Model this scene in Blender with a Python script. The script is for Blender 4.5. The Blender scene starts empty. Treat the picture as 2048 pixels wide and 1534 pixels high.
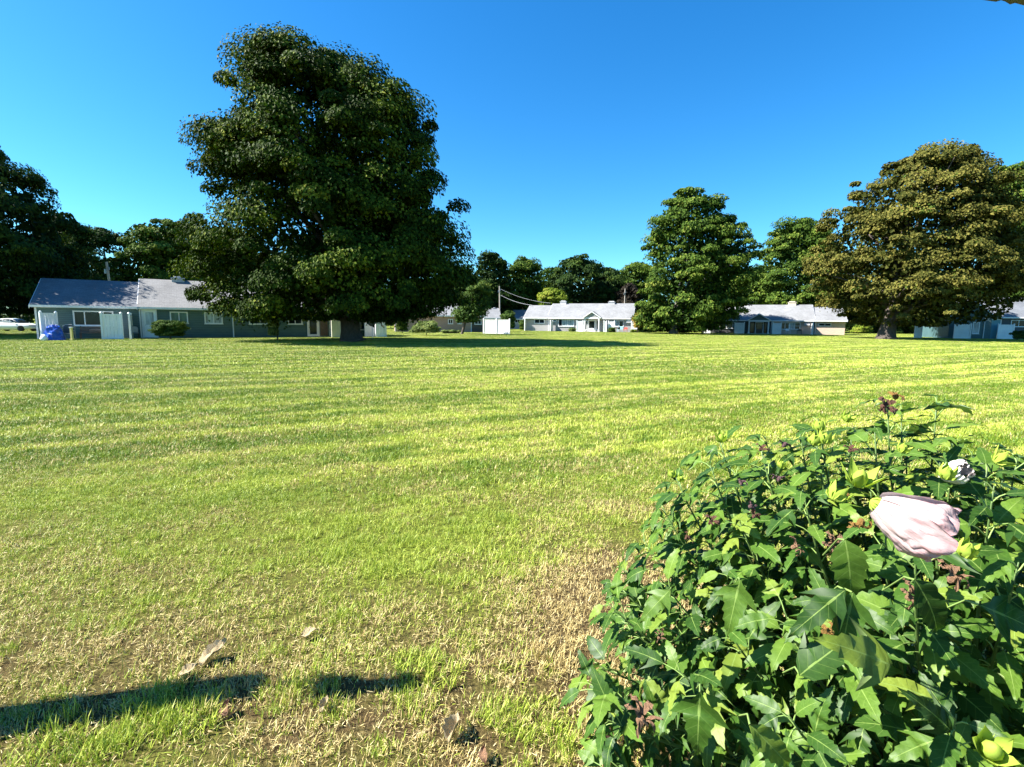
import bpy, bmesh, math, random
import numpy as np
from mathutils import Vector, Matrix, Euler
R = math.radians
S = bpy.context.scene
COL = S.collection
random.seed(7)
rng = np.random.default_rng(11)

# ------------------------------------------------------------------ camera
CAM_H, FPX = 1.5, 1000.0                      # focal length in pixels of a 2048 wide frame
PITCH, ROLL = math.atan(122 / 1000.0), R(-0.55)
cam_d = bpy.data.cameras.new('camera')
cam = bpy.data.objects.new('camera', cam_d); COL.objects.link(cam)
cam.location = (0, 0, CAM_H)
cam.rotation_euler = (math.pi / 2 - PITCH, ROLL, 0)
cam_d.sensor_width = 36; cam_d.lens = 36 * FPX / 2048
cam_d.clip_start = 0.05; cam_d.clip_end = 3000
S.camera = cam
CM = Euler(cam.rotation_euler).to_matrix()
CO = Vector(cam.location)

# ------------------------------------------------------------------ light
SUN_EL = R(44)
LH = Vector((1.0, 0.09, 0)).normalized()      # horizontal direction the light travels in
w = bpy.data.worlds.new('World'); S.world = w; w.use_nodes = True
nt = w.node_tree; bg = nt.nodes['Background']
sky = nt.nodes.new('ShaderNodeTexSky'); sky.sky_type = 'NISHITA'; sky.sun_disc = False
sky.sun_elevation = SUN_EL
sky.sun_rotation = math.atan2(-LH.x, -LH.y)
sky.altitude = 0; sky.air_density = 1.0; sky.dust_density = 0.45; sky.ozone_density = 3.0
hs = nt.nodes.new('ShaderNodeHueSaturation'); hs.inputs['Saturation'].default_value = 1.35
hs.inputs['Hue'].default_value = 0.500
nt.links.new(sky.outputs[0], hs.inputs['Color'])
tn = nt.nodes.new('ShaderNodeMix'); tn.data_type = 'RGBA'; tn.blend_type = 'MULTIPLY'; tn.inputs[0].default_value = 1
tn.inputs[7].default_value = (0.58, 1.0, 1.10, 1)      # the deep blue rendering of this phone's sky
nt.links.new(hs.outputs[0], tn.inputs[6]); nt.links.new(tn.outputs[2], bg.inputs[0]); bg.inputs[1].default_value = 0.056
sl = bpy.data.lights.new('sun', 'SUN'); sl.energy = 4.6; sl.angle = R(0.53); sl.color = (1.0, 0.95, 0.86)
sun = bpy.data.objects.new('sun', sl); COL.objects.link(sun)
LD = Vector((LH.x * math.cos(SUN_EL), LH.y * math.cos(SUN_EL), -math.sin(SUN_EL)))
sun.rotation_euler = LD.to_track_quat('-Z', 'Y').to_euler()
sun.location = (-30, -5, 40)
S.view_settings.view_transform = 'Standard'; S.view_settings.look = 'None'
S.view_settings.exposure = 2.05; S.view_settings.gamma = 1.0
S.view_settings.use_curve_mapping = False

# ------------------------------------------------------------------ helpers
def ray(px, py):
    return (CM @ Vector(((px - 1024) / FPX, -(py - 767) / FPX, -1.0)))
def at(px, py, Y):                            # point of the ray at forward distance Y
    d = ray(px, py); return CO + d * (Y / d.y)
def ground(px, py, z=0.0):
    d = ray(px, py); return CO + d * ((z - CO.z) / d.z)
def proj(p):
    q = CM.transposed() @ (Vector(p) - CO)
    return 1024 + FPX * q.x / -q.z, 767 - FPX * q.y / -q.z, -q.z

def tag(o, label=None, cat=None, group=None, kind=None):
    if label: o['label'] = label
    if cat: o['category'] = cat
    if group: o['group'] = group
    if kind: o['kind'] = kind
    return o
def empty(name, loc, rz=0.0):
    o = bpy.data.objects.new(name, None); COL.objects.link(o)
    o.location = loc; o.rotation_euler = (0, 0, rz); o.empty_display_size = 0.2
    return o

class MB:
    def __init__(s): s.v = []; s.f = []
    def add(s, vs, fs):
        b = len(s.v); s.v += [tuple(v) for v in vs]; s.f += [tuple(i + b for i in f) for f in fs]; return s
    def box(s, x0, x1, y0, y1, z0, z1):
        return s.add([(x0,y0,z0),(x1,y0,z0),(x1,y1,z0),(x0,y1,z0),(x0,y0,z1),(x1,y0,z1),(x1,y1,z1),(x0,y1,z1)],
                     [(3,2,1,0),(4,5,6,7),(0,1,5,4),(1,2,6,5),(2,3,7,6),(3,0,4,7)])
    def prism(s, poly, axis, a, b):           # extrude a polygon along an axis: 'x' poly=(y,z); 'y' poly=(x,z); 'z' poly=(x,y)
        n = len(poly)
        mk = {'x': lambda p, t: (t, p[0], p[1]), 'y': lambda p, t: (p[0], t, p[1]), 'z': lambda p, t: (p[0], p[1], t)}[axis]
        vs = [mk(p, a) for p in poly] + [mk(p, b) for p in poly]
        fs = [tuple(range(n))[::-1], tuple(range(n, 2 * n))] + [(i, (i + 1) % n, n + (i + 1) % n, n + i) for i in range(n)]
        return s.add(vs, fs)
    def tube(s, pts, rad, n=6, cap=True):
        pts = [Vector(p) for p in pts]
        if not hasattr(rad, '__len__'): rad = [rad] * len(pts)
        vs = []; fs = []
        for i, p in enumerate(pts):
            d = (pts[min(i + 1, len(pts) - 1)] - pts[max(i - 1, 0)]).normalized()
            u = d.cross(Vector((0.31, 0.93, 0.2))).normalized(); v = d.cross(u)
            for k in range(n):
                a = 2 * math.pi * k / n
                vs.append(p + (u * math.cos(a) + v * math.sin(a)) * rad[i])
        for i in range(len(pts) - 1):
            for k in range(n):
                a = i * n + k; b = i * n + (k + 1) % n
                fs.append((a, b, b + n, a + n))
        if cap:
            fs.append(tuple(range(n))[::-1]); m = (len(pts) - 1) * n; fs.append(tuple(range(m, m + n)))
        return s.add(vs, fs)
    def lathe(s, prof, n=12, c=(0, 0, 0), axis='z'):
        vs = []; fs = []
        for r_, z in prof:
            for k in range(n):
                a = 2 * math.pi * k / n
                p = (r_ * math.cos(a), r_ * math.sin(a), z)
                if axis == 'y': p = (p[0], p[2], p[1])
                vs.append((p[0] + c[0], p[1] + c[1], p[2] + c[2]))
        for i in range(len(prof) - 1):
            for k in range(n):
                a = i * n + k; b = i * n + (k + 1) % n
                fs.append((a, b, b + n, a + n))
        fs.append(tuple(range(n))[::-1]); m = (len(prof) - 1) * n; fs.append(tuple(range(m, m + n)))
        return s.add(vs, fs)
    def mesh(s, name, m, smooth=False):
        me = bpy.data.meshes.new(name); me.from_pydata(s.v, [], s.f); me.materials.append(m)
        bm = bmesh.new(); bm.from_mesh(me); bmesh.ops.recalc_face_normals(bm, faces=bm.faces); bm.to_mesh(me); bm.free()
        if smooth: me.polygons.foreach_set('use_smooth', [True] * len(me.polygons))
        return me
    def build(s, name, m, parent=None, smooth=False):
        return link(name, s.mesh(name, m, smooth), parent)
def link(name, me, parent=None):
    o = bpy.data.objects.new(name, me); COL.objects.link(o)
    if parent is not None: o.parent = parent
    return o
def npmesh(name, V, F, m, tint=None, smooth=False):
    me = bpy.data.meshes.new(name); nv, nf, k = len(V), len(F), F.shape[1]
    me.vertices.add(nv); me.vertices.foreach_set('co', V.astype(np.float32).ravel())
    me.loops.add(nf * k); me.loops.foreach_set('vertex_index', F.astype(np.int32).ravel())
    me.polygons.add(nf); me.polygons.foreach_set('loop_start', np.arange(0, nf * k, k, dtype=np.int32))
    try: me.polygons.foreach_set('loop_total', np.full(nf, k, dtype=np.int32))
    except Exception: pass
    if tint is not None:
        a = me.attributes.new('tint', 'FLOAT', 'FACE'); a.data.foreach_set('value', tint.astype(np.float32))
    me.materials.append(m); me.update(calc_edges=True); me.validate()
    me.polygons.foreach_set('use_smooth', np.full(nf, smooth))
    return me

# ------------------------------------------------------------------ materials
def newmat(name):
    m = bpy.data.materials.new(name); m.use_nodes = True
    return m, m.node_tree, m.node_tree.nodes['Principled BSDF']
def N(t, typ, **kw):
    n = t.nodes.new(typ)
    for k, v in kw.items(): setattr(n, k, v)
    return n
def ramp(t, fac, stops):
    r_ = N(t, 'ShaderNodeValToRGB'); e = r_.color_ramp.elements
    while len(e) < len(stops): e.new(0.5)
    for i, (p, c) in enumerate(stops): e[i].position = p; e[i].color = (*c, 1)
    t.links.new(fac, r_.inputs[0]); return r_.outputs[0]
def mixc(t, f, a, b, mode='MIX'):
    n = N(t, 'ShaderNodeMix', data_type='RGBA', blend_type=mode)
    for s_, v in ((n.inputs[0], f), (n.inputs[6], a), (n.inputs[7], b)):
        if isinstance(v, (int, float)): s_.default_value = v
        elif isinstance(v, tuple): s_.default_value = (*v, 1)
        else: t.links.new(v, s_)
    return n.outputs[2]
def math_(t, op, a, b=None, c=None, clamp=False):
    n = N(t, 'ShaderNodeMath', operation=op); n.use_clamp = clamp
    for i, v in enumerate((a, b, c)):
        if v is None: continue
        if isinstance(v, (int, float)): n.inputs[i].default_value = v
        else: t.links.new(v, n.inputs[i])
    return n.outputs[0]
def noise(t, vec, scale, detail=3, rough=0.55):
    n = N(t, 'ShaderNodeTexNoise'); n.inputs['Scale'].default_value = scale
    n.inputs['Detail'].default_value = detail; n.inputs['Roughness'].default_value = rough
    if vec is not None: t.links.new(vec, n.inputs['Vector'])
    return n.outputs['Fac']
def coord(t, kind='Object'): return N(t, 'ShaderNodeTexCoord').outputs[kind]
def mapping(t, vec, scale=(1,1,1), rot=(0,0,0), loc=(0,0,0)):
    n = N(t, 'ShaderNodeMapping'); n.inputs['Scale'].default_value = scale
    n.inputs['Rotation'].default_value = rot; n.inputs['Location'].default_value = loc
    t.links.new(vec, n.inputs['Vector']); return n.outputs[0]
def bump(t, h, strength, dist, b):
    n = N(t, 'ShaderNodeBump'); n.inputs['Strength'].default_value = strength; n.inputs['Distance'].default_value = dist
    t.links.new(h, n.inputs['Height']); t.links.new(n.outputs[0], b.inputs['Normal'])

def plain(name, c, rough=0.6, var=0.25, scale=3.0, spec=0.4, metal=0.0, bmp=0.0):
    m, t, b = newmat(name); v = coord(t)
    f = noise(t, v, scale, 5)
    lo = tuple(x * (1 - var) for x in c); hi = tuple(min(1, x * (1 + var)) for x in c)
    t.links.new(ramp(t, f, [(0.3, lo), (0.7, hi)]), b.inputs['Base Color'])
    b.inputs['Roughness'].default_value = rough; b.inputs['Specular IOR Level'].default_value = spec
    b.inputs['Metallic'].default_value = metal
    if bmp: bump(t, noise(t, v, scale * 12, 4), bmp, 0.02, b)
    return m
def siding(name, c):
    m, t, b = newmat(name); v = coord(t)
    z = N(t, 'ShaderNodeSeparateXYZ'); t.links.new(v, z.inputs[0])
    saw = math_(t, 'FRACT', math_(t, 'MULTIPLY', z.outputs['Z'], 1 / 0.14))
    f = noise(t, mapping(t, v, (0.6, 0.6, 2)), 2.0, 5)
    colr = ramp(t, f, [(0.25, tuple(x * 0.82 for x in c)), (0.75, tuple(x * 1.1 for x in c))])
    gap = math_(t, 'LESS_THAN', saw, 0.17)
    t.links.new(mixc(t, gap, colr, tuple(x * 0.5 for x in c)), b.inputs['Base Color'])
    b.inputs['Roughness'].default_value = 0.55
    bump(t, saw, 0.8, 0.02, b)
    return m
def brickmat(name, c1, c2, mortar):
    m, t, b = newmat(name); v = coord(t)
    sw = N(t, 'ShaderNodeSeparateXYZ'); t.links.new(v, sw.inputs[0])
    cb = N(t, 'ShaderNodeCombineXYZ'); t.links.new(math_(t, 'ADD', sw.outputs['X'], sw.outputs['Y']), cb.inputs['X']); t.links.new(sw.outputs['Z'], cb.inputs['Y'])
    br = N(t, 'ShaderNodeTexBrick'); t.links.new(cb.outputs[0], br.inputs['Vector'])
    br.inputs['Color1'].default_value = (*c1, 1); br.inputs['Color2'].default_value = (*c2, 1); br.inputs['Mortar'].default_value = (*mortar, 1)
    br.inputs['Scale'].default_value = 1; br.inputs['Brick Width'].default_value = 0.22; br.inputs['Row Height'].default_value = 0.075
    br.inputs['Mortar Size'].default_value = 0.008
    t.links.new(br.outputs['Color'], b.inputs['Base Color']); b.inputs['Roughness'].default_value = 0.85
    bump(t, br.outputs['Fac'], -0.5, 0.01, b)
    return m
def shingle(name, c):
    m, t, b = newmat(name); v = coord(t)
    sw = N(t, 'ShaderNodeSeparateXYZ'); t.links.new(v, sw.inputs[0])
    cb = N(t, 'ShaderNodeCombineXYZ'); t.links.new(sw.outputs['X'], cb.inputs['X']); t.links.new(math_(t, 'MULTIPLY', sw.outputs['Y'], 1.1), cb.inputs['Y'])
    br = N(t, 'ShaderNodeTexBrick'); t.links.new(cb.outputs[0], br.inputs['Vector'])
    br.inputs['Color1'].default_value = (*[x * 0.75 for x in c], 1); br.inputs['Color2'].default_value = (*[x * 1.25 for x in c], 1)
    br.inputs['Mortar'].default_value = (*[x * 0.45 for x in c], 1)
    br.inputs['Scale'].default_value = 1; br.inputs['Brick Width'].default_value = 0.33; br.inputs['Row Height'].default_value = 0.14
    br.inputs['Mortar Size'].default_value = 0.012
    f = noise(t, v, 14, 4); g = noise(t, v, 0.5, 4)
    cc = mixc(t, 0.5, br.outputs['Color'], ramp(t, f, [(0.3, tuple(x * 0.6 for x in c)), (0.7, tuple(x * 1.4 for x in c))]))
    cc = mixc(t, 1.0, cc, ramp(t, g, [(0.3, (0.8, 0.8, 0.8)), (0.7, (1.1, 1.1, 1.1))]), 'MULTIPLY')
    t.links.new(cc, b.inputs['Base Color']); b.inputs['Roughness'].default_value = 0.9
    bump(t, f, 0.4, 0.02, b)
    return m
def glass(name, c, rough=0.06):
    m, t, b = newmat(name); v = coord(t)
    f = noise(t, mapping(t, v, (3, 3, 0.6)), 1.5, 3)
    t.links.new(ramp(t, f, [(0.35, tuple(x * 0.6 for x in c)), (0.65, tuple(x * 1.3 for x in c))]), b.inputs['Base Color'])
    b.inputs['Roughness'].default_value = rough; b.inputs['Specular IOR Level'].default_value = 0.35
    return m
def leafmat(name, stops, trans=0.2, tcol=None, rough=0.6, spec=0.05):
    m, t, b = newmat(name)
    a = N(t, 'ShaderNodeAttribute', attribute_name='tint')
    c = ramp(t, a.outputs['Fac'], stops)
    t.links.new(c, b.inputs['Base Color']); b.inputs['Roughness'].default_value = rough
    b.inputs['Specular IOR Level'].default_value = spec
    tr = N(t, 'ShaderNodeBsdfTranslucent'); ms = N(t, 'ShaderNodeMixShader'); ms.inputs[0].default_value = trans
    t.links.new(mixc(t, 1.0, c, tcol or (1.2, 1.3, 0.5), 'MULTIPLY'), tr.inputs['Color'])
    t.links.new(b.outputs[0], ms.inputs[1]); t.links.new(tr.outputs[0], ms.inputs[2])
    t.links.new(ms.outputs[0], t.nodes['Material Output'].inputs['Surface'])
    return m
def barkmat(name, c):
    m, t, b = newmat(name); v = coord(t)
    f = noise(t, mapping(t, v, (6, 6, 1.2)), 2.5, 6, 0.65)
    t.links.new(ramp(t, f, [(0.3, tuple(x * 0.45 for x in c)), (0.7, tuple(x * 1.4 for x in c))]), b.inputs['Base Color'])
    b.inputs['Roughness'].default_value = 0.9; bump(t, f, 0.9, 0.05, b)
    return m

M = dict(
    white=plain('white_vinyl', (0.78, 0.79, 0.80), 0.45, 0.06, 2.0),
    trim=plain('white_trim', (0.72, 0.73, 0.74), 0.5, 0.08, 3.0),
    cream=plain('cream_vinyl', (0.66, 0.64, 0.52), 0.5, 0.08, 2.0),
    teal=siding('teal_siding', (0.065, 0.135, 0.150)),
    slate=siding('slate_siding', (0.06, 0.085, 0.11)),
    greysid=siding('pale_grey_siding', (0.40, 0.385, 0.39)),
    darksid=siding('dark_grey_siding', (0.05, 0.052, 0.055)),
    tan=brickmat('tan_brick', (0.52, 0.36, 0.27), (0.58, 0.43, 0.33), (0.55, 0.48, 0.42)),
    brown=brickmat('brown_brick', (0.26, 0.17, 0.12), (0.33, 0.22, 0.16), (0.36, 0.31, 0.27)),
    roof=shingle('grey_shingle', (0.17, 0.17, 0.172)),
    roofd=shingle('slate_shingle', (0.13, 0.14, 0.16)),
    roofl=shingle('pale_shingle', (0.19, 0.195, 0.205)),
    chim=plain('chimney_stone', (0.45, 0.45, 0.46), 0.8, 0.2, 6),
    chimt=plain('chimney_tan', (0.55, 0.50, 0.40), 0.8, 0.2, 6),
    glass=glass('dark_glass', (0.012, 0.018, 0.02)),
    curtain=glass('curtained_glass', (0.35, 0.42, 0.45), 0.15),
    green=glass('green_glass', (0.04, 0.12, 0.10)),
    door=plain('pale_door', (0.76, 0.80, 0.80), 0.45, 0.05, 2),
    tealdoor=plain('teal_door', (0.12, 0.30, 0.36), 0.45, 0.08, 2),
    black=plain('black_metal', (0.02, 0.02, 0.022), 0.4, 0.3, 8),
    steel=plain('grey_metal', (0.35, 0.36, 0.37), 0.35, 0.15, 6, metal=0.6),
    wood=plain('weathered_wood', (0.36, 0.32, 0.28), 0.8, 0.3, 9, bmp=0.4),
    dwood=plain('dark_wood', (0.10, 0.075, 0.055), 0.7, 0.3, 9, bmp=0.3),
    yellow=plain('yellow_paint', (0.62, 0.52, 0.20), 0.5, 0.15, 6),
    tarp=plain('blue_tarp', (0.008, 0.06, 0.36), 0.35, 0.3, 5),
    sack=plain('white_sack', (0.7, 0.72, 0.75), 0.5, 0.15, 5),
    red=plain('red_plastic', (0.55, 0.06, 0.04), 0.4, 0.15, 5),
    cyan=plain('pale_blue_plastic', (0.30, 0.62, 0.72), 0.4, 0.12, 5),
    concrete=plain('concrete', (0.42, 0.40, 0.37), 0.85, 0.2, 2.5, bmp=0.2),
    asphalt=plain('asphalt', (0.06, 0.06, 0.062), 0.9, 0.25, 8, bmp=0.3),
    carpaint=plain('white_car_paint', (0.74, 0.75, 0.76), 0.2, 0.03, 1, spec=0.6),
    rubber=plain('tyre_rubber', (0.02, 0.02, 0.02), 0.8, 0.2, 8),
    bark=barkmat('dark_bark', (0.075, 0.06, 0.05)),
    barkg=barkmat('grey_bark', (0.22, 0.20, 0.17)),
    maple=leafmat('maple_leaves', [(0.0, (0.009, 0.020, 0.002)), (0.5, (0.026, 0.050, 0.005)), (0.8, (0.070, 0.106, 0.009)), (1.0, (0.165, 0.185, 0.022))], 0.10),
    oak=leafmat('dark_green_leaves', [(0.0, (0.010, 0.022, 0.006)), (0.6, (0.024, 0.050, 0.010)), (1.0, (0.065, 0.10, 0.015))], 0.12),
    plane=leafmat('mid_green_leaves', [(0.0, (0.022, 0.046, 0.008)), (0.5, (0.055, 0.098, 0.013)), (0.85, (0.11, 0.155, 0.022)), (1.0, (0.19, 0.22, 0.04))], 0.15),
    copper=leafmat('copper_brown_leaves', [(0.0, (0.026, 0.034, 0.006)), (0.45, (0.080, 0.080, 0.017)), (0.85, (0.175, 0.155, 0.036)), (1.0, (0.055, 0.09, 0.012))], 0.12, (1.2, 1.05, 0.5)),
    purple=leafmat('purple_leaves', [(0.0, (0.015, 0.013, 0.010)), (1.0, (0.045, 0.036, 0.026))], 0.1, (1.2, 0.7, 0.7)),
    lime=leafmat('yellow_green_leaves', [(0.0, (0.09, 0.14, 0.016)), (0.6, (0.20, 0.25, 0.03)), (1.0, (0.30, 0.30, 0.05))], 0.25),
    shrub=leafmat('shrub_leaves', [(0.0, (0.03, 0.06, 0.015)), (0.6, (0.07, 0.12, 0.025)), (1.0, (0.13, 0.16, 0.03))], 0.15),
    hazel=leafmat('pale_shrub_leaves', [(0.0, (0.10, 0.14, 0.05)), (0.6, (0.20, 0.26, 0.09)), (1.0, (0.34, 0.36, 0.12))], 0.2),
    orange=leafmat('amber_leaves', [(0.0, (0.30, 0.22, 0.05)), (1.0, (0.45, 0.30, 0.08))], 0.2),
)

# ------------------------------------------------------------------ lawn
def lawn_nodes(t):
    """dryness 0..1 and streak 0..1 from the place on the lawn (world metres)"""
    pos = N(t, 'ShaderNodeNewGeometry').outputs['Position']
    sx = N(t, 'ShaderNodeSeparateXYZ'); t.links.new(pos, sx.inputs[0]); X, Y = sx.outputs['X'], sx.outputs['Y']
    def blob(cx, cy, rx, ry, amp):
        a = math_(t, 'POWER', math_(t, 'DIVIDE', math_(t, 'SUBTRACT', X, cx), rx), 2)
        b_ = math_(t, 'POWER', math_(t, 'DIVIDE', math_(t, 'SUBTRACT', Y, cy), ry), 2)
        return math_(t, 'MULTIPLY', math_(t, 'POWER', 2.718, math_(t, 'MULTIPLY', math_(t, 'ADD', a, b_), -1)), amp)
    big = noise(t, mapping(t, pos, (0.35, 0.55, 0)), 1.0, 3)
    mid = noise(t, mapping(t, pos, (1, 1.2, 0)), 1.9, 4, 0.6)
    fine = noise(t, mapping(t, pos, (1, 1, 0)), 9.0, 3, 0.6)
    rot = mapping(t, pos, (1, 1, 0), (0, 0, R(-26)))
    rot2 = mapping(t, pos, (1, 1, 0), (0, 0, R(-23)))
    strk = noise(t, mapping(t, rot, (0.11, 1.25, 0)), 1.0, 3, 0.55)
    strk2 = noise(t, mapping(t, rot2, (0.12, 1.9, 0), (0, 0, 0), (13, 7, 0)), 1.0, 3, 0.6)
    line = math_(t, 'SUBTRACT', 1.0, math_(t, 'MULTIPLY', math_(t, 'ABSOLUTE', math_(t, 'SUBTRACT', strk2, 0.47)), 16.0), None, True)
    d = math_(t, 'ADD', math_(t, 'MULTIPLY', math_(t, 'SUBTRACT', big, 0.5), 0.7), math_(t, 'MULTIPLY', math_(t, 'SUBTRACT', mid, 0.5), 1.25))
    d = math_(t, 'ADD', d, math_(t, 'MULTIPLY', math_(t, 'SUBTRACT', fine, 0.5), 0.55))
    near = math_(t, 'POWER', 2.718, math_(t, 'MULTIPLY', math_(t, 'MAXIMUM', math_(t, 'SUBTRACT', Y, 1.9), 0.0), -0.9))
    d = math_(t, 'ADD', d, math_(t, 'MULTIPLY', near, 0.50))
    for b_ in (blob(-0.55, 3.2, 1.2, 0.55, -0.42), blob(0.72, 2.75, 0.6, 0.6, 0.65), blob(0.40, 2.05, 0.34, 0.6, 0.6),
               blob(0.60, 2.35, 0.22, 0.7, 0.45), blob(0.15, 1.75, 0.2, 0.25, -0.30), blob(1.1, 4.0, 0.9, 0.22, 0.30), blob(-1.1, 1.55, 0.35, 0.14, -0.35), blob(-3.2, 4.2, 1.4, 0.6, -0.25), blob(-0.9, 1.85, 0.6, 0.2, 0.18)):
        d = math_(t, 'ADD', d, b_)
    d = math_(t, 'ADD', math_(t, 'ADD', d, 0.14), math_(t, 'MULTIPLY', line, -0.05))
    return X, Y, d, strk, line, mid
def grass_material(blade):
    m, t, b = newmat('grass_blade' if blade else 'lawn_soil')
    X, Y, d, strk, line, mid = lawn_nodes(t)
    if blade:
        a = N(t, 'ShaderNodeAttribute', attribute_name='tint').outputs['Fac']
        rnd2 = math_(t, 'FRACT', math_(t, 'MULTIPLY', a, 37.7))
        dry = math_(t, 'LESS_THAN', a, math_(t, 'MULTIPLY', d, 1.0))
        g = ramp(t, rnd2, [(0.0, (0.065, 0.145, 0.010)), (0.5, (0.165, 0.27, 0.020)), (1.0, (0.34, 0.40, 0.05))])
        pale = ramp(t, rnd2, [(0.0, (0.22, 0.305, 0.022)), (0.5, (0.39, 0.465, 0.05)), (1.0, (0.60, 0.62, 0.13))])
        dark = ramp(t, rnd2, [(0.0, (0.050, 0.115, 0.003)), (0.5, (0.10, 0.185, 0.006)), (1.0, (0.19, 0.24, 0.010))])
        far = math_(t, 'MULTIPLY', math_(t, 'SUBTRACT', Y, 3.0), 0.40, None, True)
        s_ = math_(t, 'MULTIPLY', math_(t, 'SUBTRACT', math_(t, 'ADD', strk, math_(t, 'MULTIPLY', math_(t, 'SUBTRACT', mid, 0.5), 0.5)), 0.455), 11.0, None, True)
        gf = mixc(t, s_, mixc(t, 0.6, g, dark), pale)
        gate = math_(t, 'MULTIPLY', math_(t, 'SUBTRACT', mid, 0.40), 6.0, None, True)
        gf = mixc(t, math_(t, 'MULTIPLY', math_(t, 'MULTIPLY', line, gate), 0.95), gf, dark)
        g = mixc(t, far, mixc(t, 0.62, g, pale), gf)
        st = ramp(t, rnd2, [(0.0, (0.24, 0.17, 0.06)), (0.5, (0.52, 0.41, 0.16)), (1.0, (0.74, 0.62, 0.31))])
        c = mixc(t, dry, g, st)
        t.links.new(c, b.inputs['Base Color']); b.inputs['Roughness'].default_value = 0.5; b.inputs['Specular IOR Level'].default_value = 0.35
        tr = N(t, 'ShaderNodeBsdfTranslucent'); ms = N(t, 'ShaderNodeMixShader'); ms.inputs[0].default_value = 0.16
        t.links.new(c, tr.inputs['Color']); t.links.new(b.outputs[0], ms.inputs[1]); t.links.new(tr.outputs[0], ms.inputs[2])
        t.links.new(ms.outputs[0], t.nodes['Material Output'].inputs['Surface'])
    else:
        v = N(t, 'ShaderNodeNewGeometry').outputs['Position']
        n1 = noise(t, v, 45, 5, 0.7)
        soil = ramp(t, n1, [(0.3, (0.022, 0.014, 0.007)), (0.7, (0.15, 0.105, 0.045))])
        grn = ramp(t, n1, [(0.3, (0.035, 0.05, 0.006)), (0.7, (0.20, 0.24, 0.03))])
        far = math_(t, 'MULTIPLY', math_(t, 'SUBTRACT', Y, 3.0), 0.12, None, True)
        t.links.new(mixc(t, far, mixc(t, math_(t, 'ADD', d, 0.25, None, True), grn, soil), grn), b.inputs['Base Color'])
        b.inputs['Roughness'].default_value = 1.0; b.inputs['Specular IOR Level'].default_value = 0.1
        bump(t, n1, 0.9, 0.03, b)
    return m
MG = grass_material(True); MS = grass_material(False)

def gridplane(name, x0, x1, y0, y1, z, m, nx=1, ny=1):
    xs = np.linspace(x0, x1, nx + 1); ys = np.linspace(y0, y1, ny + 1)
    mb = MB(); mb.v = [(x, y, z) for y in ys for x in xs]
    mb.f = [(j * (nx + 1) + i, j * (nx + 1) + i + 1, (j + 1) * (nx + 1) + i + 1, (j + 1) * (nx + 1) + i) for j in range(ny) for i in range(nx)]
    return mb.build(name, m)
tag(gridplane('lawn', -900, 900, -60, 1500, 0, MS, 12, 12), kind='structure')

def blade_patch(name, size, n, l0, l1, w0, w1, flat=0.3):
    r_ = np.sqrt(rng.random(n)) * size; a = rng.random(n) * 2 * np.pi
    # tufted: pull blades towards random tuft centres
    nt_ = max(40, n // 22); tc = np.stack([np.sqrt(rng.random(nt_)) * size, rng.random(nt_) * 2 * np.pi], 1)
    tx, ty = tc[:, 0] * np.cos(tc[:, 1]), tc[:, 0] * np.sin(tc[:, 1])
    k = rng.integers(0, nt_, n); tuft = rng.random(n) < 0.75
    x = np.where(tuft, tx[k] + rng.normal(0, 0.016 * size / 0.6, n), r_ * np.cos(a))
    y = np.where(tuft, ty[k] + rng.normal(0, 0.016 * size / 0.6, n), r_ * np.sin(a))
    tint = rng.random(n)
    isf = rng.random(n) < flat
    L = l0 + (l1 - l0) * rng.random(n) ** 1.5; W = w0 + (w1 - w0) * rng.random(n)
    az = rng.random(n) * 2 * np.pi
    lean = np.where(isf, R(68) + rng.random(n) * R(20), np.abs(rng.normal(0, 0.45, n)) + 0.08)
    lean = np.clip(lean, 0, R(88)); bend = lean + rng.random(n) * 0.5
    bend = np.clip(bend, 0, R(96))
    W = np.where(isf, W * .62, W); L = np.where(isf, L * .65, L)
    dx, dy = np.cos(az), np.sin(az)
    px_, py_ = -dy, dx
    tw = rng.normal(0, 0.6, n)
    wx, wy, wz = px_ * np.cos(tw), py_ * np.cos(tw), np.sin(tw) * 0.6
    z0 = np.where(isf, 0.004 + rng.random(n) * 0.018, 0.0)
    b0 = np.stack([x, y, z0], 1); wv = np.stack([wx, wy, wz], 1) * W[:, None] * 0.5
    m1 = b0 + np.stack([dx * np.sin(lean), dy * np.sin(lean), np.cos(lean)], 1) * (L * 0.55)[:, None]
    tp = m1 + np.stack([dx * np.sin(bend), dy * np.sin(bend), np.cos(bend)], 1) * (L * 0.45)[:, None]
    V = np.stack([b0 - wv, b0 + wv, m1 + wv * 0.85, m1 - wv * 0.85, tp], 1).reshape(-1, 3)
    V[:, 2] = np.maximum(V[:, 2], 0.001)
    o = (np.arange(n) * 5)[:, None]
    T = np.concatenate([o + np.array([[0, 1, 2]]), o + np.array([[0, 2, 3]]), o + np.array([[3, 2, 4]])], 1).reshape(-1, 3)
    tint = np.where(isf, tint * 0.55, tint)
    if flat < 0.1: tint = 0.72 + 0.28 * tint
    return npmesh(name, V, T, MG, np.repeat(tint, 3))
pc = bpy.data.collections.new('grass_patches')
specs = [(0.6, 5600, .016, .048, .0019, .0040, .38)] * 4 + [(1.2, 7500, .025, .060, .0045, .0085, .32)] * 3 + [(3.0, 11000, .03, .06, .012, .024, .25)] * 3 + [(0.13, 190, .05, .115, .003, .0055, .05)] * 3
for i, sp in enumerate(specs):
    o = bpy.data.objects.new('grass_patch_%02d' % i, blade_patch('grass_patch', *sp)); pc.objects.link(o)
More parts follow.
